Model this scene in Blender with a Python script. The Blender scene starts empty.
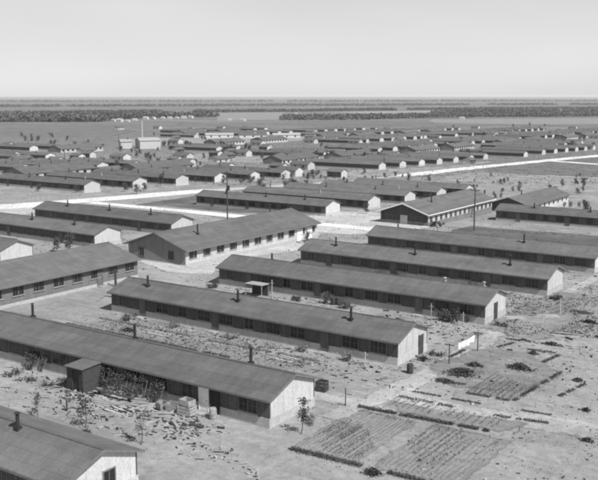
import bpy, bmesh, math, random
from mathutils import Vector, Matrix, noise
random.seed(7)
R = math.radians
sc = bpy.context.scene
COL = sc.collection

# ------------------------------------------------------------------ camera model
F_PX, HOR, YAW, CAM_H = 890.1, 95.118, -0.604, 24.854      # in pixels of a 598 x 480 frame
PITCH = math.atan2(240 - HOR, F_PX)
_cy, _sy = math.cos(YAW), math.sin(YAW)
FW = Vector((_sy*math.cos(PITCH), _cy*math.cos(PITCH), -math.sin(PITCH)))
RT = Vector((_cy, -_sy, 0)); UP = RT.cross(FW)

TY = [-3000, 100, 130, 150, 167, 186, 205, 223, 242, 262, 300, 340, 390, 440, 520, 650, 900, 1500, 3000, 30000]
TZ = [0, 0, -.5, -1.1, -1.7, -2.2, -2.8, -3.5, -4.3, -5, -5.9, -6.7, -7.8, -8.6, -9.5, -11, -13, -17, -22, -26]
def zt(y):                                                   # the land falls away towards the river
    for i in range(len(TY)-1):
        if y <= TY[i+1]:
            t = (y-TY[i])/(TY[i+1]-TY[i]); return TZ[i]+t*(TZ[i+1]-TZ[i])
    return TZ[-1]
def gp(px, py, h=0.0):                                       # where a sight line meets the land (plus h)
    z = 0; P = None
    for _ in range(50):
        d = FW*F_PX + RT*(px-299) + UP*(240-py)
        t = (z+h-CAM_H)/d.z; P = d*t
        z = .5*z + .5*zt(P.y)
    return Vector((P.x, P.y, zt(P.y)))
def proj(x, y, z):
    d = Vector((x, y, z-CAM_H)); zz = d.dot(FW)
    if zz < 1: return (-999, -999)
    return (299+F_PX*d.dot(RT)/zz, 240-F_PX*d.dot(UP)/zz)
def xat(px, y, z=0.0):                                       # x of the point at depth row y, height z above the land
    a, b = -400.0, 200.0
    for _ in range(50):
        m = (a+b)/2
        if proj(m, y, zt(y)+z)[0] < px and proj(m, y, zt(y)+z)[0] > -990: a = m
        else: b = m
    return a

# ------------------------------------------------------------------ materials (a black and white print: neutral greys)
def mat(name, v, rough=.9, var=.15, scale=1.5, detail=6, bump=0, spec=.2, streak=None, fine=0):
    m = bpy.data.materials.new(name); m.use_nodes = True
    nt = m.node_tree; N = nt.nodes; Lk = nt.links
    b = N['Principled BSDF']; b.inputs['Roughness'].default_value = rough
    b.inputs['Specular IOR Level'].default_value = spec
    tc = N.new('ShaderNodeTexCoord'); oi = N.new('ShaderNodeObjectInfo')
    mp = N.new('ShaderNodeMapping'); Lk.new(tc.outputs['Object'], mp.inputs['Vector'])
    cmb = N.new('ShaderNodeCombineXYZ')
    ml = N.new('ShaderNodeMath'); ml.operation = 'MULTIPLY'; ml.inputs[1].default_value = 57.0
    Lk.new(oi.outputs['Random'], ml.inputs[0]); Lk.new(ml.outputs[0], cmb.inputs[0]); Lk.new(ml.outputs[0], cmb.inputs[1])
    Lk.new(cmb.outputs[0], mp.inputs['Location'])
    if streak: mp.inputs['Scale'].default_value = streak
    nz = N.new('ShaderNodeTexNoise'); nz.inputs['Scale'].default_value = scale; nz.inputs['Detail'].default_value = detail
    nz.inputs['Roughness'].default_value = .65
    Lk.new(mp.outputs[0], nz.inputs['Vector'])
    mr = N.new('ShaderNodeMapRange'); mr.inputs[1].default_value = .3; mr.inputs[2].default_value = .7
    mr.inputs[3].default_value = v*(1-var); mr.inputs[4].default_value = v*(1+var)
    Lk.new(nz.outputs['Fac'], mr.inputs[0])
    out = mr.outputs[0]
    if fine:
        n2 = N.new('ShaderNodeTexNoise'); n2.inputs['Scale'].default_value = fine; n2.inputs['Detail'].default_value = 4
        Lk.new(tc.outputs['Object'], n2.inputs['Vector'])
        m2 = N.new('ShaderNodeMapRange'); m2.inputs[1].default_value = .3; m2.inputs[2].default_value = .7
        m2.inputs[3].default_value = .85; m2.inputs[4].default_value = 1.15
        Lk.new(n2.outputs['Fac'], m2.inputs[0])
        mm = N.new('ShaderNodeMath'); mm.operation = 'MULTIPLY'; Lk.new(out, mm.inputs[0]); Lk.new(m2.outputs[0], mm.inputs[1]); out = mm.outputs[0]
    rm = N.new('ShaderNodeMapRange'); rm.inputs[3].default_value = .88; rm.inputs[4].default_value = 1.12
    Lk.new(oi.outputs['Random'], rm.inputs[0])
    m3 = N.new('ShaderNodeMath'); m3.operation = 'MULTIPLY'; Lk.new(out, m3.inputs[0]); Lk.new(rm.outputs[0], m3.inputs[1])
    cc = N.new('ShaderNodeCombineColor')
    for i in range(3): Lk.new(m3.outputs[0], cc.inputs[i])
    Lk.new(cc.outputs[0], b.inputs['Base Color'])
    if bump:
        bp = N.new('ShaderNodeBump'); bp.inputs['Strength'].default_value = bump; bp.inputs['Distance'].default_value = .05
        Lk.new(nz.outputs['Fac'], bp.inputs['Height']); Lk.new(bp.outputs[0], b.inputs['Normal'])
    m['_out'] = 0
    return m

def roof_mat(name, v, across=0):                             # rolled tar paper: courses along the ridge, worn streaks down the slope
    m = mat(name, v, rough=.85, var=.17, scale=.55, detail=8, fine=9, spec=.25)
    nt = m.node_tree; N = nt.nodes; Lk = nt.links
    b = N['Principled BSDF']
    src = b.inputs['Base Color'].links[0].from_socket
    tc = N.new('ShaderNodeTexCoord'); sp = N.new('ShaderNodeSeparateXYZ'); Lk.new(tc.outputs['Object'], sp.inputs[0])
    ab = N.new('ShaderNodeMath'); ab.operation = 'ABSOLUTE'; Lk.new(sp.outputs[1], ab.inputs[0])
    dv = N.new('ShaderNodeMath'); dv.operation = 'DIVIDE'; dv.inputs[1].default_value = .86; Lk.new(ab.outputs[0], dv.inputs[0])
    fr = N.new('ShaderNodeMath'); fr.operation = 'FRACT'; Lk.new(dv.outputs[0], fr.inputs[0])
    lt = N.new('ShaderNodeMath'); lt.operation = 'LESS_THAN'; lt.inputs[1].default_value = .07; Lk.new(fr.outputs[0], lt.inputs[0])
    fl = N.new('ShaderNodeMath'); fl.operation = 'FLOOR'; Lk.new(dv.outputs[0], fl.inputs[0])
    # each strip of paper has its own tone, cut at random lengths
    lx = N.new('ShaderNodeMath'); lx.operation = 'MULTIPLY_ADD'; lx.inputs[1].default_value = .11; Lk.new(sp.outputs[0], lx.inputs[0])
    sh = N.new('ShaderNodeMath'); sh.operation = 'MULTIPLY'; sh.inputs[1].default_value = .37; Lk.new(fl.outputs[0], sh.inputs[0]); Lk.new(sh.outputs[0], lx.inputs[2])
    f2 = N.new('ShaderNodeMath'); f2.operation = 'FLOOR'; Lk.new(lx.outputs[0], f2.inputs[0])
    cv = N.new('ShaderNodeCombineXYZ'); Lk.new(fl.outputs[0], cv.inputs[0]); Lk.new(f2.outputs[0], cv.inputs[1])
    oi = N.new('ShaderNodeObjectInfo'); Lk.new(oi.outputs['Random'], cv.inputs[2])
    wn = N.new('ShaderNodeTexWhiteNoise'); wn.noise_dimensions = '3D'; Lk.new(cv.outputs[0], wn.inputs['Vector'])
    mr = N.new('ShaderNodeMapRange'); mr.inputs[3].default_value = .90; mr.inputs[4].default_value = 1.10; Lk.new(wn.outputs['Value'], mr.inputs[0])
    sb = N.new('ShaderNodeMath'); sb.operation = 'MULTIPLY_ADD'; sb.inputs[1].default_value = -.16; Lk.new(lt.outputs[0], sb.inputs[0]); Lk.new(mr.outputs[0], sb.inputs[2])
    vm = N.new('ShaderNodeVectorMath'); vm.operation = 'SCALE'; Lk.new(src, vm.inputs[0]); Lk.new(sb.outputs[0], vm.inputs['Scale'])
    # long rain stains running down the slope, and a few newer sheets
    mp2 = N.new('ShaderNodeMapping'); mp2.inputs['Scale'].default_value = (1.6, .16, 1); Lk.new(tc.outputs['Object'], mp2.inputs[0])
    cb2 = N.new('ShaderNodeCombineXYZ'); mq = N.new('ShaderNodeMath'); mq.operation = 'MULTIPLY'; mq.inputs[1].default_value = 91; Lk.new(oi.outputs['Random'], mq.inputs[0]); Lk.new(mq.outputs[0], cb2.inputs[0]); Lk.new(cb2.outputs[0], mp2.inputs['Location'])
    n3 = N.new('ShaderNodeTexNoise'); n3.inputs['Scale'].default_value = 1.1; n3.inputs['Detail'].default_value = 7; n3.inputs['Roughness'].default_value = .7; Lk.new(mp2.outputs[0], n3.inputs['Vector'])
    m4 = N.new('ShaderNodeMapRange'); m4.inputs[1].default_value = .35; m4.inputs[2].default_value = .7; m4.inputs[3].default_value = .9; m4.inputs[4].default_value = 1.14; Lk.new(n3.outputs['Fac'], m4.inputs[0])
    v2 = N.new('ShaderNodeVectorMath'); v2.operation = 'SCALE'; Lk.new(vm.outputs[0], v2.inputs[0]); Lk.new(m4.outputs[0], v2.inputs['Scale'])
    Lk.new(v2.outputs[0], b.inputs['Base Color'])
    bp = N.new('ShaderNodeBump'); bp.inputs['Strength'].default_value = .5; bp.inputs['Distance'].default_value = .04; Lk.new(n3.outputs['Fac'], bp.inputs['Height']); Lk.new(bp.outputs[0], b.inputs['Normal'])
    return m

M = dict(
    roof=roof_mat('tar_paper_roof', .118),
    hall_roof=roof_mat('hall_tar_paper_roof', .12),
    side=mat('shade_toned_wallboard', .10, var=.3, scale=1.1, streak=(1, 1, .35), fine=5),  # shade of the long walls put into the colour, darker than the gable board
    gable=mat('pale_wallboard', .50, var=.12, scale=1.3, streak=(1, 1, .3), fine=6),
    hall_wall=mat('hall_wallboard', .42, var=.12, scale=1.2, streak=(1, 1, .3), fine=6),
    grey_wall=mat('grey_wallboard', .19, var=.14, scale=1.2, streak=(1, 1, .3), fine=6),
    black_wall=mat('bare_black_paper', .06, var=.3, scale=1.5),
    conc=mat('concrete', .43, var=.15, scale=2, fine=9),
    pane=mat('window_glass', .02, rough=.12, var=.5, scale=.9, spec=.5),
    frame=mat('window_frame_paint', .16, var=.2, scale=3),
    door=mat('door_boards', .14, var=.2, scale=3, streak=(1, 1, .2)),
    white=mat('white_paint', .78, var=.06, scale=3),
    cloth=mat('white_cotton', .8, var=.05, scale=2),
    pipe=mat('sooty_iron', .035, rough=.6, var=.3, scale=6),
    palepipe=mat('galvanised_iron', .34, rough=.5, var=.2, scale=6),
    pole=mat('creosoted_wood', .06, var=.3, scale=4),
    wood=mat('weathered_timber', .30, var=.35, scale=3, streak=(.3, 1, 1)),
    palewood=mat('fresh_lumber', .40, var=.2, scale=3),
    scrap=mat('grey_scrap_wood', .33, var=.5, scale=.8),
    bark=mat('bark', .08, var=.3, scale=8),
    leaf=mat('leaves', .075, var=.45, scale=1.2, rough=.8),
    dry=mat('dry_brush', .07, var=.5, scale=3),
    paleleaf=mat('dusty_leaves', .20, var=.35, scale=2),
    stone=mat('stones', .30, var=.4, scale=3),
    belt=mat('woodland', .10, var=.4, scale=.02, rough=1),
    tank=mat('pale_metal', .34, var=.12, scale=1),
    car=mat('car_enamel', .35, rough=.45, var=.08, scale=3, spec=.5),
    rubber=mat('tyre_rubber', .03, var=.2),
)

def ground_mat(name, lo, hi, rag=0.0, grassy=True):
    m = bpy.data.materials.new(name); m.use_nodes = True
    nt = m.node_tree; N = nt.nodes; Lk = nt.links
    b = N['Principled BSDF']; b.inputs['Roughness'].default_value = 1; b.inputs['Specular IOR Level'].default_value = .05
    tc = N.new('ShaderNodeTexCoord')
    def nz(scale, det=6, rough=.6, dist=0, st=(1, 1, 1)):
        mp = N.new('ShaderNodeMapping'); mp.inputs['Scale'].default_value = st; Lk.new(tc.outputs['Object'], mp.inputs[0])
        n = N.new('ShaderNodeTexNoise'); n.inputs['Scale'].default_value = scale; n.inputs['Detail'].default_value = det
        n.inputs['Roughness'].default_value = rough; n.inputs['Distortion'].default_value = dist
        Lk.new(mp.outputs[0], n.inputs['Vector']); return n.outputs['Fac']
    def mr(s, a, b_, c, d):
        n = N.new('ShaderNodeMapRange'); Lk.new(s, n.inputs[0])
        for i, q in enumerate((a, b_, c, d)): n.inputs[1+i].default_value = q
        return n.outputs[0]
    def mth(op, a, b_):
        n = N.new('ShaderNodeMath'); n.operation = op
        for i, q in enumerate((a, b_)):
            if hasattr(q, 'links'): Lk.new(q, n.inputs[i])
            else: n.inputs[i].default_value = q
        return n.outputs[0]
    v = mr(nz(.13, 9, .62), .34, .66, lo*.93, hi*1.05)                   # broad tones
    v = mth('MULTIPLY', v, mr(nz(1.3, 8, .7, .3), .3, .7, .74, 1.2))
    v = mth('MULTIPLY', v, mr(nz(9, 5, .7), .3, .7, .80, 1.18))
    # tyre and foot tracks: stretched noise
    v = mth('MULTIPLY', v, mr(nz(.9, 4, .6, .6, (.08, 1, 1)), .35, .65, .93, 1.07))
    if grassy:                                                  # clumps of weeds, thicker away from the blocks
        sp = N.new('ShaderNodeSeparateXYZ'); Lk.new(tc.outputs['Object'], sp.inputs[0])
        far = mr(sp.outputs[1], 130, 420, .0, 1.0)
        g = mth('MULTIPLY', mr(nz(.30, 8, .75), .46, .60, 0, 1), mth('MULTIPLY_ADD', far, .75) if False else mth('ADD', mth('MULTIPLY', far, .65), .12))
        v = mth('MULTIPLY', v, mth('SUBTRACT', 1.0, mth('MULTIPLY', g, .6)))
        v = mth('MULTIPLY', v, mr(sp.outputs[1], 120, 460, 1.0, .66))
        st = mr(nz(.004, 6, .6, 0, (1, 3.2, 1)), .40, .6, .7, 1.25)     # far strips of field
        fm = mr(sp.outputs[1], 500, 1200, 0, 1)
        v = mth('MULTIPLY', v, mth('ADD', mth('MULTIPLY', mth('SUBTRACT', st, 1.0), fm), 1.0))
    cc = N.new('ShaderNodeCombineColor')
    for i in range(3): Lk.new(v, cc.inputs[i])
    Lk.new(cc.outputs[0], b.inputs['Base Color'])
    bp = N.new('ShaderNodeBump'); bp.inputs['Strength'].default_value = .7; bp.inputs['Distance'].default_value = .14
    Lk.new(nz(2.2, 8, .75), bp.inputs['Height']); Lk.new(bp.outputs[0], b.inputs['Normal'])
    if name != 'dry_soil':                                      # worn edge: the sheet breaks up into the soil around it
        at_ = N.new('ShaderNodeAttribute'); at_.attribute_name = 'edge'
        e_ = mth('ADD', at_.outputs['Fac'], mth('MULTIPLY', mth('SUBTRACT', nz(.9, 9, .75), .5), 1.5))
        tr = N.new('ShaderNodeBsdfTransparent'); mx = N.new('ShaderNodeMixShader')
        Lk.new(mr(e_, .38, .62, 0, 1), mx.inputs[0]); Lk.new(tr.outputs[0], mx.inputs[1]); Lk.new(b.outputs[0], mx.inputs[2])
        Lk.new(mx.outputs[0], N['Material Output'].inputs['Surface'])
    return m
MAT_BED = mat('ridge_earth', .19, var=.3, scale=1.5, fine=12, bump=.4)
GM = dict(soil=ground_mat('dry_soil', .27, .35), gravel=ground_mat('pale_gravel', .62, .72, grassy=False),
          sand=ground_mat('pale_sand', .40, .52, grassy=False), grass=ground_mat('dark_grass', .10, .17, grassy=False),
          farfield=ground_mat('stubble_field', .20, .28, grassy=False), trodden=ground_mat('trodden_soil', .34, .43, grassy=False), field=ground_mat('pale_field', .24, .32, grassy=False), darkfield=ground_mat('dark_field', .13, .19, grassy=False),
          bed=ground_mat('garden_earth', .19, .28, grassy=False))

# ------------------------------------------------------------------ mesh helpers
class MB:
    def __init__(s): s.v = []; s.f = []
    def quad(s, *p):
        n = len(s.v); s.v += [tuple(q) for q in p]; s.f.append(tuple(range(n, n+len(p))))
    def box(s, x0, x1, y0, y1, z0, z1):
        n = len(s.v)
        s.v += [(x0,y0,z0),(x1,y0,z0),(x1,y1,z0),(x0,y1,z0),(x0,y0,z1),(x1,y0,z1),(x1,y1,z1),(x0,y1,z1)]
        s.f += [tuple(n+i for i in q) for q in ((0,3,2,1),(4,5,6,7),(0,1,5,4),(1,2,6,5),(2,3,7,6),(3,0,4,7))]
    def prism(s, pts, x0, x1, ax=0):                            # outline extruded along an axis
        n = len(s.v); k = len(pts)
        for x in (x0, x1):
            for a, b in pts: s.v.append((x, a, b) if ax == 0 else (a, x, b))
        s.f.append(tuple(range(n, n+k))[::-1]); s.f.append(tuple(range(n+k, n+2*k)))
        for i in range(k):
            j = (i+1) % k; s.f.append((n+i, n+j, n+k+j, n+k+i))
    def tube(s, p, q, r0, r1=None, k=7):
        r1 = r0 if r1 is None else r1
        p, q = Vector(p), Vector(q); d = (q-p).normalized()
        a = d.orthogonal().normalized(); b = d.cross(a); n = len(s.v)
        for c, r in ((p, r0), (q, r1)):
            for i in range(k):
                t = 2*math.pi*i/k; s.v.append(tuple(c+(a*math.cos(t)+b*math.sin(t))*r))
        for i in range(k):
            j = (i+1) % k; s.f.append((n+i, n+j, n+k+j, n+k+i))
        s.f.append(tuple(range(n, n+k))[::-1]); s.f.append(tuple(range(n+k, n+2*k)))
    def leaf(s, c, size, rnd):
        c = Vector(c); a = Vector((rnd.gauss(0, 1), rnd.gauss(0, 1), rnd.gauss(0, 1))).normalized()
        b = a.orthogonal().normalized(); b = Matrix.Rotation(rnd.random()*6.28, 3, a) @ b
        e = a.cross(b)
        s.quad(c-b*size*.5-e*size*.28, c+b*size*.1-e*size*.42, c+b*size*.5+e*size*.1, c-b*size*.05+e*size*.45)
    def rock(s, c, r, rnd, fl=.6):
        n = len(s.v); c = Vector(c)
        for d in ((1,0,0),(0,1,0),(-1,0,0),(0,-1,0)): s.v.append(tuple(c+Vector(d)*r*rnd.uniform(.7,1.2)+Vector((0,0,-.1*r))))
        s.v.append(tuple(c+Vector((rnd.uniform(-.3,.3)*r, rnd.uniform(-.3,.3)*r, r*fl))))
        s.f += [(n+i, n+(i+1) % 4, n+4) for i in range(4)]
    def build(s, name, m, parent=None, loc=None):
        me = bpy.data.meshes.new(name); me.from_pydata(s.v, [], s.f); me.update()
        bm = bmesh.new(); bm.from_mesh(me); bmesh.ops.recalc_face_normals(bm, faces=bm.faces); bm.to_mesh(me); bm.free()
        me.materials.append(m)
        o = bpy.data.objects.new(name, me); COL.objects.link(o)
        if parent: o.parent = parent
        if loc is not None: o.location = loc
        return o
def tag(o, label=None, cat=None, group=None, kind=None):
    if label: o['label'] = label
    if cat: o['category'] = cat
    if group: o['group'] = group
    if kind: o['kind'] = kind
    return o
def empty(name, loc, rz=0, label=None, cat=None, group=None):
    o = bpy.data.objects.new(name, None); COL.objects.link(o); o.location = loc; o.rotation_euler = (0, 0, rz)
    o.empty_display_size = .5
    return tag(o, label, cat, group)
KIDS = {}
def copy_tree(o, parent=None):
    c = o.copy(); COL.objects.link(c)
    if parent: c.parent = parent
    for ch in o.children: copy_tree(ch, c)
    return c

# ------------------------------------------------------------------ ground
g = MB()
xs = [-30000, -3000, -600, -200, 0, 300, 30000]
for i in range(len(TY)-1):
    for j in range(len(xs)-1):
        g.quad((xs[j], TY[i], TZ[i]), (xs[j+1], TY[i], TZ[i]), (xs[j+1], TY[i+1], TZ[i+1]), (xs[j], TY[i+1], TZ[i+1]))
bm_o = g.build('ground', GM['soil']); tag(bm_o, kind='structure')
LAYER = [0]
def patch(name, pts, m, off=.02, rough=.6, step=4.0, seed=0, soft=None):
    """ground sheet following the land; outline made uneven"""
    rnd = random.Random(seed*31+len(pts)); out = []
    n = len(pts)
    for i in range(n):
        a, b = Vector(pts[i]).to_2d(), Vector(pts[(i+1) % n]).to_2d()
        L = (b-a).length; k = max(1, min(60, int(L/step)))
        nn = Vector((-(b-a).y, (b-a).x)).normalized() if L else Vector((0, 0))
        for q in range(k):
            p = a.lerp(b, q/k)
            w = noise.noise(Vector((p.x*.13/step*4, p.y*.13/step*4, seed*3.7))) + .5*noise.noise(Vector((p.x*.5/step*4, p.y*.5/step*4, seed)))
            out.append(p + nn*w*rough*1.6)
    bm = bmesh.new()
    soft = soft or max(.8, rough*1.6)
    N_ = len(out); ar = sum(out[i].x*out[(i+1) % N_].y-out[(i+1) % N_].x*out[i].y for i in range(N_)); sg = 1 if ar > 0 else -1
    el = bm.verts.layers.float.new('edge'); inn = []; o2 = []
    for i in range(N_):
        k_ = 2 if N_ > 16 else 1; d = (out[(i+k_) % N_]-out[i-k_]); nn = Vector((-d.y, d.x))*sg
        nn = nn.normalized() if nn.length else Vector((0, 0))
        inn.append(out[i]+nn*soft*.6); o2.append(out[i]-nn*soft*.6)
    vi = [bm.verts.new((p.x, p.y, 0)) for p in inn]; vo = [bm.verts.new((p.x, p.y, 0)) for p in o2]
    for v in vi: v[el] = 1.0
    for v in vo: v[el] = 0.0
    f = bm.faces.new(vi)
    bmesh.ops.triangulate(bm, faces=[f])
    for i in range(N_):
        bm.faces.new((vi[i], vi[(i+1) % N_], vo[(i+1) % N_], vo[i]))
    for y in TY[1:-1]:
        bmesh.ops.bisect_plane(bm, geom=bm.verts[:]+bm.edges[:]+bm.faces[:], plane_co=(0, y, 0), plane_no=(0, 1, 0))
    LAYER[0] += 1
    for v in bm.verts: v.co.z = zt(v.co.y)+(.005 if name == 'garden_plot' else .004+LAYER[0]*.001)
    bmesh.ops.recalc_face_normals(bm, faces=bm.faces)
    for fc in bm.faces:
        if fc.normal.z < 0: fc.normal_flip()
    me = bpy.data.meshes.new(name); bm.to_mesh(me); bm.free(); me.materials.append(m)
    o = bpy.data.objects.new(name, me); COL.objects.link(o); tag(o, kind='structure'); return o
def band(pts, w):                                            # polyline -> strip outline
    L = []; Rr = []
    for i, p in enumerate(pts):
        a = Vector(pts[max(0, i-1)]); b = Vector(pts[min(len(pts)-1, i+1)]); d = (b-a).normalized(); n = Vector((-d.y, d.x))
        L.append(tuple(Vector(p)+n*w/2)); Rr.append(tuple(Vector(p)-n*w/2))
    return L+Rr[::-1]
def P2(*a): return [tuple(gp(x, y).to_2d()) for x, y in a]

# dark grass, pale soil and sand around the blocks
patch('grass', P2((128,206),(206,194),(232,199),(290,206),(300,214),(240,213),(165,206)), GM['grass'], rough=.8, seed=1)
patch('grass', P2((420,238),(470,226),(598,236),(640,250),(520,240)), GM['grass'], rough=.6, seed=2)
patch('grass', P2((470,168),(598,158),(660,158),(660,178),(560,177),(500,172)), GM['darkfield'], rough=3, step=9, seed=3)
patch('soil', P2((395,186),(470,173),(640,178),(660,196),(598,214),(520,208),(440,205)), GM['field'], rough=2.5, step=6, seed=4)
patch('soil', P2((165,160),(200,153),(300,152),(325,158),(300,163),(230,162)), GM['field'], rough=2.5, step=8, seed=5)
patch('soil', P2((320,172),(380,169),(420,168),(500,160),(420,175),(330,181)), GM['field'], rough=1.5, step=8, seed=6)
patch('sand', P2((302,218),(330,211),(372,212),(420,219),(432,228),(400,232),(350,234),(305,231)), GM['sand'], rough=.7, seed=7)
patch('sand', P2((-30,214),(10,207),(42,207),(36,213),(6,217),(-20,220)), GM['sand'], rough=.6, seed=8)
patch('sand', P2((150,243),(190,262),(240,244),(306,228),(322,234),(300,250),(225,262),(212,275),(170,272),(140,262)), GM['sand'], rough=.6, seed=9)
patch('sand', P2((-20,310),(105,283),(140,300),(104,296),(96,302),(250,342),(255,352),(20,312)), GM['field'], rough=.4, seed=10)
patch('soil', P2((120,139),(255,136),(310,137),(300,141),(200,144),(120,146)), GM['field'], rough=3, step=14, seed=11)
patch('field', P2((217,113),(285,112),(290,119),(215,121)), GM['farfield'], rough=6, step=50, seed=12)
patch('field', P2((430,119),(620,118),(640,124),(520,124),(430,122.5)), GM['farfield'], rough=8, step=50, seed=13)
patch('field', P2((-30,128),(100,126),(130,131),(110,137),(-30,137)), GM['darkfield'], rough=6, step=40, seed=14)
patch('field', P2((10,112.5),(48,112),(46,114.5),(8,115)), GM['field'], rough=8, step=70, seed=15)
patch('field', P2((330,112),(640,107),(660,109),(400,114.5)), GM['field'], rough=14, step=90, seed=16)
patch('field', P2((-40,104.5),(640,103.2),(640,104.2),(-40,106)), GM['darkfield'], rough=10, step=150, seed=17, soft=60)
patch('field', P2((-40,100.2),(640,99.6),(640,100.3),(-40,101)), GM['darkfield'], rough=10, step=300, seed=18, soft=200)
patch('field', P2((-40,109.5),(330,108.2),(330,109.6),(-40,111)), GM['darkfield'], rough=10, step=100, seed=19, soft=30)
patch('field', P2((180,123),(430,121.5),(430,124),(180,126)), GM['darkfield'], rough=6, step=40, seed=24, soft=12)
patch('field', P2((540,163),(600,158.5),(640,157),(640,171),(560,171),(505,169)), GM['darkfield'], rough=2, step=8, seed=25)
# streets
patch('road', band([(-168,196),(-167,215),(-165,262),(-163,300),(-163,318)], 5), GM['sand'], rough=1.2, step=5, seed=23, soft=2)
patch('road', band([(-173,60),(-171,120),(-169,175),(-168,200)], 9), GM['gravel'], rough=.7, step=6, seed=26)
patch('road', band([(-163,306),(-163,392),(-157,460),(-148,530),(-132,640),(-100,800)], 9), GM['gravel'], rough=.7, step=6, seed=20)
patch('road', band([(-165,149),(-140,150),(-115,149.6),(-95,150.2),(-70,151),(-40,152),(0,153),(40,154)], 5), GM['gravel'], rough=.5, step=5, seed=21)
patch('road', band([(-158,455),(-120,440),(-60,420),(0,410)], 7), GM['gravel'], rough=.6, step=8, seed=22)
patch('path', [(-36.6,56),(-34.8,56),(-32.6,70),(-33.6,84),(-34.2,100),(-34.3,130),(-36,130),(-36,100),(-35.8,84),(-35.4,70)], GM['trodden'], rough=.3, step=1.5, seed=40, soft=1.2)
patch('path', [(-76,58.6),(-60,58.2),(-40,58.6),(-36,59),(-36,60.6),(-42,60.6),(-60,60.3),(-76,60.6)], GM['trodden'], rough=.3, step=1.5, seed=41, soft=1.2)
patch('path', P2((395,392),(520,412),(600,425),(600,440),(500,425),(400,402)), GM['trodden'], rough=.5, step=1.5, seed=46, soft=1.5)
patch('worn_ground', P2((430,368),(475,350),(530,352),(560,375),(520,392),(450,388)), GM['bed'], rough=.4, step=1.5, seed=48, soft=1.2)
patch('worn_ground', P2((395,404),(470,415),(530,425),(500,432),(400,412)), GM['bed'], rough=.3, step=1.5, seed=49, soft=1)
# worn earth and garden plots in the foreground
patch('garden_plot', [(-34.8,49.4),(-29.6,49.6),(-29.6,58.9),(-35,58.8)], GM['bed'], rough=.12, step=1, seed=30)
patch('garden_plot', [(-28.4,49.8),(-22.2,49.9),(-22.2,59.5),(-28.3,59.3)], GM['bed'], rough=.12, step=1, seed=31)
patch('garden_plot', [(-33.6,60.8),(-24.2,61.4),(-23.6,63.6),(-33.5,63.3)], GM['bed'], rough=.2, step=1, seed=32)
patch('garden_plot', [(-29.5,67.5),(-25.5,67.8),(-25,74.5),(-28.8,74.2)], GM['bed'], rough=.3, step=1, seed=33)
patch('garden_plot', [(-75,61.5),(-46,61.5),(-45,67.1),(-75,67.1)], GM['bed'], rough=.4, step=2, seed=34)
patch('garden_plot', [(-75,81.5),(-44,81.5),(-43,86),(-75,86)], GM['bed'], rough=.4, step=2, seed=35)
patch('worn_ground', [(-37,88),(-30,86),(-27,104),(-33,112),(-37,110)], GM['bed'], rough=.8, step=2, seed=36)

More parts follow.
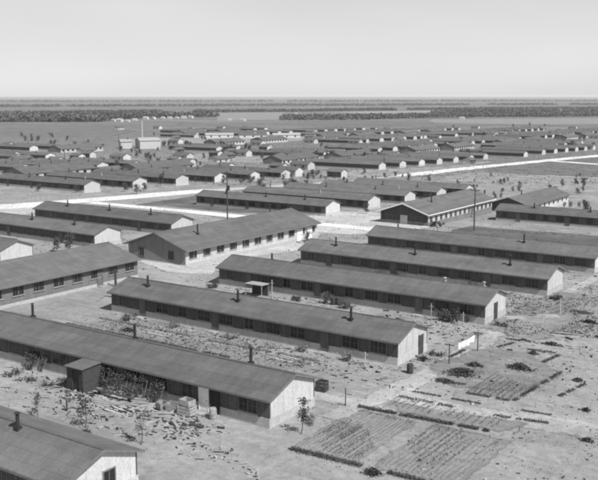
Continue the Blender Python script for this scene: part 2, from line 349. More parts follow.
# ------------------------------------------------------------------ buildings
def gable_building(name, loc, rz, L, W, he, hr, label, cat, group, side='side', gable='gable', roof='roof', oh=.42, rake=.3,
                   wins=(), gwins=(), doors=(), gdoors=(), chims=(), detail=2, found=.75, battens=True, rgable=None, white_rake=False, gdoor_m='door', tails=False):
    """origin at the base centre, long axis on local x, the front long wall faces local -y.
       he, hr: height of the roof's underside over the wall, and of the ridge"""
    t = empty(name, loc, rz, label, cat, group)
    hx, hy = L/2, W/2; sl = (hr-he)/hy
    # long walls
    w = MB()
    for s in (-1, 1):
        w.box(-hx, hx, *sorted((s*hy, s*(hy-.14))), found, he-.02)
        if battens and detail > 1:
            x = -hx+.6
            while x < hx-.3:
                w.box(x-.025, x+.025, *sorted((s*(hy+.002), s*(hy+.028))), found+.06, he-.06); x += 1.22
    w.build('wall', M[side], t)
    for s in (-1, 1):
        g1 = MB()
        a, b = sorted((s*hx, s*(hx-.13)))
        y1 = hy-.143
        g1.prism([(-y1, found+.003), (y1, found+.003), (y1, he-.03+.143*sl), (0, hr-.03), (-y1, he-.03+.143*sl)], a+(.003 if s > 0 else -.003), b+(.003 if s > 0 else -.003))
        if detail > 1:
            for yy in [i*1.22-2.44*(W//5)/1 for i in range(int(W//1.22)+1)]:
                if abs(yy) > hy-.2: continue
                top = hr-.06-abs(yy)*sl
                g1.box(*sorted((s*(hx+.004), s*(hx+.028))), yy-.022, yy+.022, found+.05, top)
        g1.build('gable', M[gable], t)
    fb = MB()
    e = .035
    fb.box(-hx-e, hx+e, -hy-e, -hy+.15, -1.0, found); fb.box(-hx-e, hx+e, hy-.15, hy+e, -1.0, found)
    fb.box(-hx-e, -hx+.15, -hy+.153, hy-.153, -1.0, found); fb.box(hx-.15, hx+e, -hy+.153, hy-.153, -1.0, found)
    fb.build('foundation', M['conc'] if gable != 'black_wall' else M['grey_wall'], t)
    # roof: two thin slabs with a slightly wavy surface
    rf = MB(); nx = max(2, int(L/1.6)) if detail > 1 else 1; th = .09
    rnd = random.Random(hash((round(loc[0]), round(loc[1]))) & 1023)
    xr = hx+rake; ye = hy+oh; zs = he-oh*sl
    for s in (-1, 1):
        top = []; ny = 4 if detail > 1 else 1
        for j in range(ny+1):
            row = []
            for i in range(nx+1):
                x = -xr+2*xr*i/nx; q = j/ny; y = s*ye*q; z = hr-(hr-zs)*q+th
                if detail > 1:
                    z += .028*noise.noise(Vector((x*.35+loc[0], y*.8, loc[1]*1.3))) - (.035*math.sin(math.pi*i/nx*3)**2 if 0 < q < 1 else 0)
                row.append((x, y, z))
            top.append(row)
        for j in range(ny):
            for i in range(nx): rf.quad(top[j][i], top[j][i+1], top[j+1][i+1], top[j+1][i])
        b0 = [(-xr, 0, hr), (xr, 0, hr), (xr, s*ye, zs), (-xr, s*ye, zs)]
        rf.quad(*b0)
        for i in range(nx): rf.quad(top[ny][i], top[ny][i+1], (top[ny][i+1][0], s*ye, zs), (top[ny][i][0], s*ye, zs))
        for k, ii in ((0, 0), (1, nx)):
            xx = (-xr, xr)[k]
            rf.quad(*([top[j][ii] for j in range(ny+1)]+[(xx, s*ye, zs), (xx, 0, hr)]))
    if detail > 1: rf.box(-xr, xr, -.09, .09, hr+th-.02, hr+th+.035)
    rf.build('roof', M[roof], t)
    if detail > 1:
        fa = MB()                                            # boards along eaves and rakes
        for s in (-1, 1):
            fa.box(-xr, xr, *sorted((s*(ye+.003), s*(ye+.03))), zs-.07, zs+.085)
        fa.build('fascia', M['frame'] if not white_rake else M['white'], t)
    if detail > 1:
        dn = .22 if white_rake else .07
        for s in (-1, 1):
            rb = MB()
            rb.prism([(0, hr-dn), (ye, zs-dn), (ye, zs+.075), (0, hr+.075), (-ye, zs+.075), (-ye, zs-dn)], *sorted((s*(xr+.003), s*(xr+.03))))
            rb.build('rake_board', M['white'] if white_rake else M['frame'], t)
        if tails:
            tl = MB(); x = -hx+.3
            while x < hx:
                for s in (-1, 1):
                    tl.prism([(s*hy, he-.14), (s*(ye-.03), zs-.12), (s*(ye-.03), zs-.005), (s*hy, he-.01)], x-.03, x+.03)
                x += 1.22
            tl.build('rafter', M['frame'], t)
    # windows of the long walls: (x, width, sill height, height, side)
    for (x, ww, z0, hh, s) in wins:
        if detail > 1:
            fr = MB(); y0, y1 = sorted((s*(hy+.004), s*(hy+.06))); f_ = .07
            fr.box(x-ww/2-f_, x+ww/2+f_, y0, y1, z0-f_, z0); fr.box(x-ww/2-f_, x+ww/2+f_, y0, y1, z0+hh, z0+hh+f_)
            fr.box(x-ww/2-f_, x-ww/2, y0, y1, z0, z0+hh); fr.box(x+ww/2, x+ww/2+f_, y0, y1, z0, z0+hh)
            y0, y1 = sorted((s*(hy+.012), s*(hy+.04)))
            k = 4 if ww > 1.2 else 2
            for i in range(1, k): fr.box(x-ww/2+ww*i/k-(.03 if i*2 == k else .013), x-ww/2+ww*i/k+(.03 if i*2 == k else .013), y0, y1, z0, z0+hh)
            fr.box(x-ww/2, x+ww/2, *sorted((s*(hy+.014), s*(hy+.038))), z0+hh/2-.013, z0+hh/2+.013)
            fo = fr.build('window', M['frame'], t)
            pn = MB(); pn.box(x-ww/2, x+ww/2, *sorted((s*(hy+.003), s*(hy+.016))), z0, z0+hh); pn.build('pane', M['pane'], fo)
            sm = MB(); sm.box(x-ww/2-.12, x+ww/2+.12, *sorted((s*(hy+.004), s*(hy+.13))), z0-f_-.05, z0-f_-.003); sm.build('sill', M['palewood'], fo)
        else:
            pn = MB(); pn.box(x-ww/2, x+ww/2, *sorted((s*(hy+.004), s*(hy+.02))), z0, z0+hh); pn.build('window', M['pane'], t)
    for (y, ww, z0, hh, s) in gwins:
        fr = MB(); a, b = sorted((s*(hx+.008), s*(hx+.07))); f_ = .08
        fr.box(a, b, y-ww/2-f_, y+ww/2+f_, z0-f_, z0); fr.box(a, b, y-ww/2-f_, y+ww/2+f_, z0+hh, z0+hh+f_)
        fr.box(a, b, y-ww/2-f_, y-ww/2, z0, z0+hh); fr.box(a, b, y+ww/2, y+ww/2+f_, z0, z0+hh)
        a, b = sorted((s*(hx+.014), s*(hx+.04))); fr.box(a, b, y-.02, y+.02, z0, z0+hh)
        fo = fr.build('window', M['frame'], t)
        pn = MB(); pn.box(*sorted((s*(hx+.007), s*(hx+.018))), y-ww/2, y+ww/2, z0, z0+hh); pn.build('pane', M['pane'], fo)
    for (x, ww, hh, s, mm) in doors:
        d = MB(); y0, y1 = sorted((s*(hy+.04), s*(hy+.09)))
        d.box(x-ww/2, x+ww/2, y0, y1, .15, hh)
        for i in range(1, 4): d.box(x-ww/2, x+ww/2, *sorted((s*(hy+.093), s*(hy+.11))), .15+(hh-.15)*i/4-.05, .15+(hh-.15)*i/4+.05)
        for sg in (-1, 1): d.box(x+sg*ww/2-.05, x+sg*ww/2+.05, *sorted((s*(hy+.038), s*(hy+.12))), .15, hh+.05)
        do = d.build('door', M[mm], t)
        if detail > 1:
            st = MB(); st.box(x-ww*.7, x+ww*.7, *sorted((s*(hy+.13), s*(hy+.95))), -.3, .16); st.build('step', M['wood'], t)
            hn = MB(); hn.tube((x+ww*.35, s*(hy+.11), 1.05), (x+ww*.35, s*(hy+.17), 1.05), .03); hn.build('handle', M['pipe'], do)
    for (y, ww, hh, s) in gdoors:
        d = MB(); d.box(*sorted((s*(hx+.04), s*(hx+.09))), y-ww/2, y+ww/2, .12, hh)
        for sg in (-1, 1): d.box(*sorted((s*(hx+.038), s*(hx+.11))), y+sg*ww/2-.045, y+sg*ww/2+.045, .12, hh+.05)
        do = d.build('door', M[gdoor_m], t)
        hn = MB(); hn.tube((s*(hx+.09), y+ww*.35, 1.05), (s*(hx+.15), y+ww*.35, 1.05), .03); hn.build('handle', M['pipe'], do)
    for (x, y, h, mm) in chims:                              # stovepipes with a saddle and a cap
        zb = hr-abs(y)*sl+th
        c = MB(); c.tube((x, y, zb-.15), (x, y, zb+h), .125, k=10); c.box(x-.2, x+.2, y-.2, y+.2, zb-.12, zb+.2)
        for sg in (-1, 1): c.tube((x+sg*.1, y, zb+h-.05), (x+sg*.1, y, zb+h+.12), .015, k=4)
        co = c.build('chimney', M[mm], t)
        if detail > 1:
            cp = MB(); cp.tube((x, y, zb+h+.1), (x, y, zb+h+.2), .24, .05, k=10); cp.build('chimney_cap', M[mm], co)
    return t

BL, BW, BE, BR = 37.6, 6.1, 2.43, 3.5
def front_wins(seed, s=-1, skip=()):
    rnd = random.Random(seed); out = []
    x = -BL/2+1.9
    i = 0
    while x < BL/2-1.2:
        if i not in skip: out.append((x, 1.75 if i % 3 else 1.1, 1.0, 1.05, s))
        x += 3.06; i += 1
    return out
def bdoors(seed, s=-1):
    out = []
    for x in (-BL/2+5.0, -3.1, BL/2-8.0): out.append((x, .85, 2.05, s, 'door'))
    return out
def fronts(seed, extra=()):
    d = bdoors(seed)+list(extra)
    return [w for w in front_wins(seed) if all(abs(w[0]-q[0]) > w[1]/2+.55 for q in d)], d

def lx(px, py, xc, h=3.2): return gp(px, py, h).x-xc          # local x of a pipe seen at a pixel

near_specs = [
  # right end, mid y, label, chimneys, extra
  (-39.3, 35.6, 'dark-roofed barrack cut off by the bottom left corner of the picture', None),
  (-38.2, 54.5, 'long barrack with the white door and cluttered yard, just behind the corner barrack', None),
  (-37.8, 73.9, 'long barrack with three dark stovepipes, second row behind the laundry line yard', None),
  (-37.1, 92.6, 'long barrack with a shrub clump at its right corner, behind the pale canopy', None),
  (-36.5, 110.9, 'long barrack whose pale gable stands over the rubble, last but one before the cross street', None),
  (-36.4, 130.6, 'long barrack backing onto the pale cross street at the right edge', None),
]
for i, (xr_, ym, lab, _) in enumerate(near_specs):
    xc = xr_-BL/2; loc = (xc, ym, zt(ym)-.05)
    def C(px, yl, h, mt='pipe'): return (xat(px, ym+yl, BR-abs(yl)*.35-zt(ym+yl)+zt(ym))-xc, yl, h, mt)
    ch = [[C(18, -.5, 1.0)], [C(33, 1.0, 1.25), C(135, 1.0, 1.25), C(251, 1.0, 1.25)], [C(148, -1.2, 1.1), C(238, -1.2, 1.1), C(351, -1.2, 1.15)],
          [C(272, 1.0, .8), C(445, 1.0, .5, 'palepipe'), C(484, 1.0, .55, 'palepipe')], [C(336, -1.2, 1.1), C(415, -1.2, 1.1), C(510, -1.2, 1.15)],
          [C(438, 1.2, .9, 'palepipe'), C(524, -1.0, 1.2), C(398, 1.2, .8)]][i]
    wn, dr = fronts(i)
    if i == 1:
        dx = xat(204, ym-3.1, 1)-xc
        dr = [(dx, .95, 2.15, -1, 'white'), (-BL/2+5, .85, 2.05, -1, 'door'), (dx+1.15, .8, 2.05, -1, 'pipe')]
        wn = [w for w in front_wins(i) if all(abs(w[0]-q[0]) > w[1]/2+.55 for q in dr)]
    if i == 3: gd = [(-.1, .8, 2.0, 1)]
    elif i == 2: gd = [(1.6, .85, 2.0, 1)]
    elif i == 0: gd = []
    else: gd = []
    gw = [(.6, .9, 1.1, .9, 1)] if i in (0,) else []
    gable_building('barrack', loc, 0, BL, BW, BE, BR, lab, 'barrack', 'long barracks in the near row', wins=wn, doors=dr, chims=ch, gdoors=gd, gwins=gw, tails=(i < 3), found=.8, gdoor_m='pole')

for i, (xr_, ym, lab) in enumerate([
  (-110, 84.5, 'barrack at the left edge showing only its pale gable over the big hall roof'),
  (-110, 103, 'barrack with a broad pale gable between the left edge and the arched hall gable'),
  (-110, 121.5, 'barrack with its roof just below the pale street at upper left')]):
    xc = xr_-BL/2; wn, dr = fronts(i+9)
    gable_building('barrack', (xc, ym, zt(ym)-.1), 0, BL, BW, BE, BR, lab, 'barrack', 'long barracks left of the halls', wins=wn, doors=dr,
        chims=[(-11, -1.1, 1.1, 'pipe'), (1, -1.1, 1.1, 'pipe'), (12, -1.1, 1.1, 'pipe')], found=.8)

# halls: long axis away from the camera, long wall facing right
def hwins(L, n, w=1.55, z0=1.3, h=1.0, s=-1): return [(-L/2+L*(i+.5)/n, w, z0, h, s) for i in range(n)]
HL = 40.0
gable_building('hall', (-92.6, 66.6, -.05), R(90), HL, 11.6, 2.75, 4.35, 'big low-roofed hall running off the left edge beside the near row', 'hall', None,
    side='grey_wall', gable='grey_wall', roof='hall_roof', wins=hwins(HL, 13), doors=[(13, .9, 2.1, -1, 'door')], chims=[(-3, 2.4, 1.0, 'pipe')], found=.45, oh=.6, tails=True)
HA = 35.0
gable_building('hall', (-92.8, 96.6+HA/2, zt(110)-.15), R(90), HA, 11.8, 2.75, 4.75, 'central mess hall with a wide grey two-windowed gable and pale side wall', 'hall', None,
    side='hall_wall', gable='grey_wall', roof='hall_roof', wins=hwins(HA, 11), gwins=[(-3.0, 1.0, 1.0, 1.2, -1), (3.0, 1.0, 1.0, 1.2, -1)],
    doors=[(12.0, 1.6, 2.2, -1, 'white'), (15.0, 1.4, 2.2, -1, 'white')], chims=[(-11, -2.6, 1.4, 'pipe'), (13, 1.2, 1.3, 'pipe')], found=.5, oh=.65, rake=.5, tails=True)
HR = 33.0
gable_building('hall', (-86.0, 163+HR/2, zt(163)-.45), R(90), HR, 11.2, 3.0, 4.9, 'hall with a black front gable edged by a white rake board beyond the cross street', 'hall', None,
    side='gable', gable='black_wall', roof='hall_roof', wins=hwins(HR, 14, .9, 1.2, .9), gwins=[(-3.4, 1.3, 1.25, 1.0, -1), (3.4, 1.3, 1.25, 1.0, -1)], gdoors=[(0, 1.6, 2.3, -1)], gdoor_m='hall_wall', doors=[(5, .9, 2.1, -1, 'door')], chims=[(-8, -2, 1.2, 'pipe')], found=1.1, oh=.65, rake=.9, white_rake=True)
p = gp(509, 193.5, 4.4)
gable_building('hall', (p.x, p.y+15, zt(p.y+5)-.6), R(90), 30, 9.5, 2.6, 4.2, 'farther hall with a low dark gable standing past the end of the white-raked hall', 'hall', None,
    side='gable', gable='side', roof='hall_roof', wins=hwins(30, 9, .9, 1.2, .8), chims=[(-4, 1, 1, 'pipe')], found=.5, oh=.6, rake=.6, detail=1)

# prototypes for the middle and far distance
PZ = (0, -900, -50)
def proto(detail, full, v=0):
    wn, dr = fronts(3)
    if v == 1: wn, dr = wn[1:5]+wn[6:], dr[1:]
    if v == 2: wn = wn[:3]+wn[4:]
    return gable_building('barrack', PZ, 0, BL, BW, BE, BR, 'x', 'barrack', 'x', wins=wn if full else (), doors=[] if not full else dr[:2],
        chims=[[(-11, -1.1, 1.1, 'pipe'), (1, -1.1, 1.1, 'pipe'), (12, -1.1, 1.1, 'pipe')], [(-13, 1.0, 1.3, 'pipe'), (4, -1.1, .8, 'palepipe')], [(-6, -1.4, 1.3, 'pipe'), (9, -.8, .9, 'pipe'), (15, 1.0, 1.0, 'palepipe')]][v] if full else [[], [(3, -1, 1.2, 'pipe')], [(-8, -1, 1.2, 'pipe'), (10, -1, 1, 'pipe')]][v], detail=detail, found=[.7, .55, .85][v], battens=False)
pA = [proto(1, True, i) for i in range(3)]; pB = [proto(1, False, i) for i in range(3)]
usedA = [False]*3; usedB = [False]*3; PK = [0]
ORD = ['first','second','third','fourth','fifth','sixth','seventh','eighth','ninth','tenth','eleventh','twelfth']
def put(xr_, ym, full, label, group, dz=0):
    k_ = PK[0] % 3 if PK[0] < 6 else random.randint(0, 2); PK[0] += 1
    pr_ = (pA if full else pB)[k_]; fl = usedA if full else usedB
    if not fl[k_]: o = pr_; fl[k_] = True
    else: o = copy_tree(pr_)
    o.location = (xr_-BL/2, ym, zt(ym-3)-.15+dz); tag(o, label, 'barrack', group)
    BAR.append((xr_, ym)); return o
BAR = []
rows = [
 (-106, [167, 185.5, 204, 222.5, 241], True, 'of the gabled row behind the sandy patch, counting from the cross street', 'barracks beyond the cross street'),
 (-187, [170, 188.5, 207, 225.5, 244, 262.5], True, 'of the row left of the pale street, counting from the left edge', 'barracks left of the pale street'),
 (-186, [332+18.5*i for i in range(7)], False, 'of the gabled row beside the far bright road, counting from its near end', 'barracks beside the far road'),
]
for xr_, ys, full, ph, grp in rows:
    for i, y in enumerate(ys): put(xr_, y, full, f'{ORD[i]} barrack {ph}', grp)
put(-36.4, 186, True, 'single long barrack at the right edge beyond the cross street', 'barracks beyond the cross street')
for i, (a, b) in enumerate([(526,150.8),(544,148.6),(556,147.6),(567,146.6),(577,146),(586,145.3)]):
    q = gp(a, b, 3.5); put(q.x, q.y, False, f'{ORD[i]} barrack from the left in the short gabled row touching the far bright road', 'barracks touching the far road')
for i, (a, b) in enumerate([(514,139.5),(523,139.3),(532,139.1),(541,138.9)]):
    q = gp(a, b, 3.5); put(q.x, q.y, False, f'{ORD[i]} from the left of the four tiny gabled barracks in the far right', 'tiny barracks far right, nearer cluster')
for i, (a, b) in enumerate([(490,131.8),(497,131.8),(506,131.7),(517,131.6),(526,131.5),(532,131.4)]):
    q = gp(a, b, 3.5); put(q.x, q.y, False, f'{ORD[i]} from the left of the farthest gabled barracks at right', 'tiny barracks far right, farthest cluster')
# the fill blocks of the camp
cols = [(-262, 'second'), (-337, 'third'), (-412, 'fourth'), (-487, 'fifth'), (-562, 'sixth'), (-637, 'seventh')]
blocks = [(188.5, 'nearest'), (332, 'second'), (465, 'third'), (600, 'fourth'), (735, 'fifth'), (870, 'sixth'), (1005, 'seventh')]
for (cx, cn) in cols:
    for (y0, bn) in blocks:
        k = 0
        for i in range(6):
            y = y0+18.5*i
            a = proj(cx, y, zt(y)+3.5); b = proj(cx-BL, y, zt(y))
            if a[0] < -4 or b[0] > 606: continue
            if a[0] < 112 and a[1] < 144: continue                # open field at upper left
            if a[1] < 127 or (a[0] < 190 and a[1] < 140): continue
            if 150 < a[0] < 310 and 150 < a[1] < 162 and random.random() < .45: continue
            if random.random() < .05: continue
            if (b[0] < 308 and a[0] > 205 and 133.5 < a[1] < 144): continue
            if 100 < (a[0]+b[0])/2 < 165 and 132 < a[1] < 153 or (112 < a[0] < 175 and 136 < a[1] < 153) or (b[0] < 158 and a[0] > 120 and 136 < a[1] < 153): continue
            put(cx, y, cx > -300 and y < 300, f'{ORD[k]} barrack of the {bn} block in the {cn} column left of the pale street', f'barracks of the {bn} block, {cn} column')
            k += 1
for y0, n in ((560, 6),):
    for i in range(n):
        put(-200, y0+18.5*i, False, f'{ORD[i]} barrack in the row past the far end of the gabled roadside row', 'barracks past the roadside row')
# mess and recreation halls in the middle of the far blocks
hp = gable_building('hall', PZ, R(90), 31, 11, 2.8, 4.7, 'x', 'hall', 'x', side='hall_wall', gable='grey_wall', roof='hall_roof', wins=hwins(31, 9, 1.4), detail=1, found=.6, chims=[(-6, -1.5, 1.1, 'pipe'), (9, 1.2, 1.1, 'pipe')])
HF = True
for cx, cn in ((-243, 'nearest'), (-393, 'second'), (-543, 'third')):
    for y0, bn in blocks[:5]:
        for k, yy in ((0, y0+14), (1, y0+66)):
            a = proj(cx, yy, zt(yy)+3)
            if not (2 < a[0] < 600) or (a[0] < 112 and a[1] < 144) or a[1] < 129 or (a[0] < 190 and a[1] < 140) or (90 < a[0] < 185 and 132 < a[1] < 158): continue
            o = hp if HF else copy_tree(hp); HF = False
            o.location = (cx, yy, zt(yy+4)-.3); BAR.append((cx+BL/2, yy))
            tag(o, f'{["nearer", "farther"][k]} of two halls set across the {bn} block of the {cn} far column', 'hall', 'halls among the far blocks')
# long pale sheds standing askew below the tree line
for i, (x, y) in enumerate([(-474, 571), (-454, 590), (-434, 610)]):
    gable_building('long_shed', (x, y, zt(y)-.2), R(44.5), 23, 8, 3.0, 4.3, f'{["left", "middle", "right"][i]} one of the three long pale sheds in a line below the tree belt', 'shed', 'long pale sheds below the tree belt',
        side='gable', gable='gable', roof='tank' if i != 1 else 'roof', detail=1, found=.5, wins=[(-7, 1.4, 1.2, 1.1, -1), (0, 1.4, 1.2, 1.1, -1), (7, 1.4, 1.2, 1.1, -1)])
op = [gable_building('outbuilding', PZ, 0, 9, 5.2, 2.6, 3.8, 'x', 'outbuilding', 'x', side='hall_wall', gable='gable', roof='roof', detail=1, found=.4, wins=[(-2, 1, 1.1, .9, -1), (2, 1, 1.1, .9, -1)]),
      gable_building('outbuilding', PZ, 0, 6, 4.4, 2.5, 3.4, 'x', 'outbuilding', 'x', side='side', gable='gable', roof='hall_roof', detail=1, found=.4, doors=[(0, .9, 2, -1, 'door')])]
OF = [True, True]; rq = random.Random(5); c = 0; tries = 0; OUT = []
while c < 90 and tries < 4000:
    tries += 1
    P = gp(rq.uniform(5, 595), rq.uniform(129, 180) if rq.random() < .85 else rq.uniform(128, 150))
    if P.x > -175 or (P.y > 0 and proj(P.x, P.y, P.z)[0] < 112 and proj(P.x, P.y, P.z)[1] < 146): continue
    px_, py_ = proj(P.x, P.y, P.z)
    if 100 < px_ < 170 and 130 < py_ < 158 or 205 < px_ < 310 and 131 < py_ < 143: continue
    if any(xr_-BL-5 < P.x < xr_+5 and abs(y_-P.y) < 6.5 for xr_, y_ in BAR) or any(abs(P.x+d_) < 12 and P.y > 170 for d_ in (243, 393, 543)) or any((P-o_).length < 14 for o_ in OUT): continue
    k = c % 2; o = op[k] if OF[k] else copy_tree(op[k]); OF[k] = False; OUT.append(P)
    o.location = (P.x, P.y, P.z-.1); o.rotation_euler = (0, 0, R(rq.choice([0, 0, 90]))); c += 1
    lab = ('small pale outbuilding' if k == 0 else 'small dark-walled outbuilding')+' standing between the far barrack rows'
    tag(o, lab, 'outbuilding', ('pale' if k == 0 else 'dark')+' outbuildings between the far barracks')
# boiler house with its stack
q = gp(148, 148.5)
gable_building('boiler_house', (q.x, q.y, q.z), R(60), 13, 11, 5.2, 6.8, 'pale boiler house with a tall thin smokestack in the upper left', 'building', None, side='hall_wall', gable='hall_wall', roof='tank', detail=1, found=.5)
bh = bpy.data.objects['boiler_house']
q2 = gp(142.5, 148.5)
st = MB(); st.tube((q2.x, q2.y, q2.z-.5), (q2.x, q2.y, q2.z+17), .6, .5, k=12)
tag(st.build('smokestack', M['tank']), 'tall thin smokestack beside the pale boiler house', 'smokestack')
q = gp(125.5, 148.5)
gable_building('shed', (q.x, q.y, q.z), R(60), 7, 5.5, 4.4, 5.6, 'small pale shed left of the smokestack', 'shed', None, side='hall_wall', gable='hall_wall', roof='tank', detail=1, found=.3)

# far farm buildings in the dark tree belt
fh = gable_building('farm_house', PZ, 0, 15, 9, 5, 8.5, 'x', 'farmhouse', 'x', side='gable', gable='gable', roof='tank', detail=1, found=.5)
first = True; k = 0
for px, py in [(114,119.5),(120,120),(128,120),(135,119),(146,117.5),(154,117.2),(163,116.8),(170,117),(177,116.6),(184,116.5),(191,116.3),(88,119.5),(230,118.6),(243,119.2),(462,117.4),(296,112.6)]:
    o = fh if first else copy_tree(fh); first = False
    q = gp(px, py+1.9); o.location = (q.x, q.y, q.z-.3); o.rotation_euler = (0, 0, R(random.uniform(-25, 25)))
    s = random.uniform(.4, .65); o.scale = (s, s, s)
    k += 1
    lab = 'pale farmhouse in the distant line of white houses left of centre' if k <= 11 else ['', 'lone pale farmhouse in the dark trees at far left', 'farmhouse on the pale distant field, left one', 'farmhouse on the pale distant field, right one', 'lone pale farmhouse at the edge of the far woods at right', 'farmhouse hidden in the far belt near the middle'][k-11]
    tag(o, lab, 'farmhouse', 'pale farmhouses in the distant line' if k <= 11 else 'scattered far farmhouses')

# ------------------------------------------------------------------ trees and plants
def tree(name, loc, h, cr, label, group, seed, leaves=350, size=.2, trunk_r=.05, mat_='leaf', cat='tree', base=.35):
    rnd = random.Random(seed); t = empty(name, loc, rnd.random()*6, label, cat, group)
    tk = MB(); p0 = Vector((0, 0, -.1)); lean = Vector((rnd.uniform(-.06, .06), rnd.uniform(-.06, .06), 1))
    pts = [p0]
    for i in range(4): pts.append(pts[-1]+lean*h*.23+Vector((rnd.uniform(-.04, .04), rnd.uniform(-.04, .04), 0))*h)
    for i in range(4): tk.tube(pts[i], pts[i+1], trunk_r*(1-.22*i), trunk_r*(1-.22*(i+1)), k=5)
    cr_ = MB(); tips = [pts[3], pts[4]]
    for i in range(9):
        q = pts[1+i % 3].lerp(pts[2+i % 3], rnd.random()); a = rnd.random()*6.28
        e = q+Vector((math.cos(a)*cr*rnd.uniform(.5, 1), math.sin(a)*cr*rnd.uniform(.5, 1), h*rnd.uniform(.05, .22)))
        tk.tube(q, e, trunk_r*.4, trunk_r*.1, k=4); tips += [e, q.lerp(e, .6)]
    for i in range(leaves):
        c = rnd.choice(tips)+Vector((rnd.gauss(0, 1), rnd.gauss(0, 1), rnd.gauss(0, 1.1)))*cr*.27
        if c.z < h*base*.6: continue
        cr_.leaf(c, size*rnd.uniform(.6, 1.3), rnd)
    tk.build('trunk', M['bark'], t); cr_.build('crown', M[mat_], t)
    return t
def shrub(name, loc, w, h, label, group=None, seed=0, leaves=400, size=.13, mat_='leaf', cat='shrub', d=None):
    rnd = random.Random(seed); t = empty(name, loc, 0, label, cat, group); d = d or w
    st = MB(); lf = MB()
    for i in range(12):
        a = rnd.random()*6.28; r = rnd.uniform(.2, .9)
        st.tube((0, 0, -.05), (math.cos(a)*w/2*r, math.sin(a)*d/2*r, h*rnd.uniform(.5, 1)), .018, .006, k=4)
    cl = [(rnd.uniform(-.4, .4)*w, rnd.uniform(-.4, .4)*d, h*rnd.uniform(.25, .8)) for _ in range(max(5, int(w*5)))]
    for i in range(leaves):
        c = Vector(rnd.choice(cl))+Vector((rnd.gauss(0, .12)*w/max(1, w*.7), rnd.gauss(0, .12)*d/max(1, d*.7), rnd.gauss(0, .16)*h))
        if c.z > .02: lf.leaf(c, size*rnd.uniform(.6, 1.4), rnd)
    st.build('stem', M['bark'], t); lf.build('foliage', M[mat_], t); return t

tree('sapling', gp(38, 418), 2.1, .45, 'thin sapling standing at far left between the two nearest barracks', None, 11, 170, .13, .035)
tree('sapling', gp(85, 428), 2.5, .65, 'leafy sapling among the scattered boards left of the yard', None, 12, 300, .14, .04)
tree('sapling', gp(141, 445), 2.6, .6, 'spindly sapling nearest the bottom edge above the corner gable', None, 13, 220, .13, .04, 'paleleaf')
tree('sapling', gp(301, 434), 2.8, .5, 'dark sapling in front of the pale gable of the cluttered barrack', None, 14, 380, .14, .045)
shrub('shrub', gp(310, 424), 1.0, .7, 'low pale bush at the foot of the gable beside the dark sapling', None, 3, 260, .11, 'paleleaf')
shrub('shrub', gp(448, 322), 3.4, 1.5, 'broad dark shrub clump by the front wall near the right corner of the fourth barrack', None, 4, 900, .16, d=1.4)
shrub('shrub', gp(470, 322), 1.2, 1.4, 'narrow dark shrub right beside the pale gable of the fourth barrack', None, 5, 400, .15)
shrub('shrub', gp(424, 361), 1.8, .5, 'low dark plants at the foot of the third gable', None, 6, 300, .12, d=.6)
shrub('shrub', gp(437, 356), 1.5, .45, 'low dark plants just right of the third gable', None, 16, 250, .12, d=.6)
shrub('shrub', gp(500, 326), 2.0, .55, 'low dark bush right of the fourth pale gable', None, 26, 300, .12, d=.8)
# wall plants on the cluttered barrack
def vine(p0_, p1_, y, h, label, seed):
    x0, x1 = xat(p0_, y, 1), xat(p1_, y, 1)
    rnd = random.Random(seed); t = empty('climbing_plant', ((x0+x1)/2, y, 0), 0, label, 'climbing plant'); w = x1-x0
    tr = MB()
    for i in range(int(w/.45)+1):
        x = -w/2+.45*i; tr.tube((x, -.75, 0), (x+rnd.uniform(-.1, .1), .05, h), .014, k=4)
    for k in (.35, .7): tr.tube((-w/2, -.75*(1-k), h*k), (w/2, -.75*(1-k), h*k), .012, k=4)
    tr.build('trellis', M['wood'], t); lf = MB()
    for i in range(int(w*420)):
        z = rnd.random()**.8*h; x = rnd.uniform(-w/2, w/2)
        if noise.noise(Vector((x*1.1, z*1.3, seed))) < -.05: continue
        lf.leaf((x, -.75*(1-z/h)+rnd.gauss(0, .08)-.05, z), rnd.uniform(.09, .2), rnd)
    lf.build('foliage', M['leaf'], t)
vine(100, 150, 51.3, 2.1, 'dark climbing plants on a leaning trellis against the cluttered barrack', 2)
vine(153, 166, 51.3, 1.9, 'narrower climbing plants right of the big trellis', 5)
vine(28, 48, 51.3, 1.5, 'climbing plants on the cluttered barrack wall at far left', 8)
for i, (px, py) in enumerate([(9, 376), (29, 381), (49, 386), (18, 373), (64, 381)]):
    shrub('shrub', gp(px, py), 1.3, .45, f'{ORD[i]} low shrub before the left part of the cluttered barrack', 'low shrubs before the cluttered barrack', 40+i, 160, .11)

# entry annex
a = empty('porch', (xat(83.5, 49.9, 1), 50.1, 0), 0, 'dark boxy porch jutting from the front of the cluttered barrack', 'porch')
m_ = MB(); m_.box(-1.0, -.9, -1.15, 1.1, 0, 2.05); m_.box(.9, 1.0, -1.15, 1.1, 0, 2.05); m_.box(-.9, -.3, -1.15, -1.08, 0, 2.0); m_.box(.45, .9, -1.15, -1.08, 0, 2.0); m_.box(-.3, .45, -1.15, -1.08, 1.9, 2.0)
m_.build('wall', M['pole'], a)
m_ = MB(); m_.prism([(-1.35, 2.08), (1.1, 2.2), (1.1, 2.27), (-1.35, 2.15)], -1.12, 1.12); m_.build('roof', M['roof'], a)
m_ = MB(); m_.box(-.3, .45, -1.07, -1.03, .05, 1.88); m_.build('door', M['pole'], a)

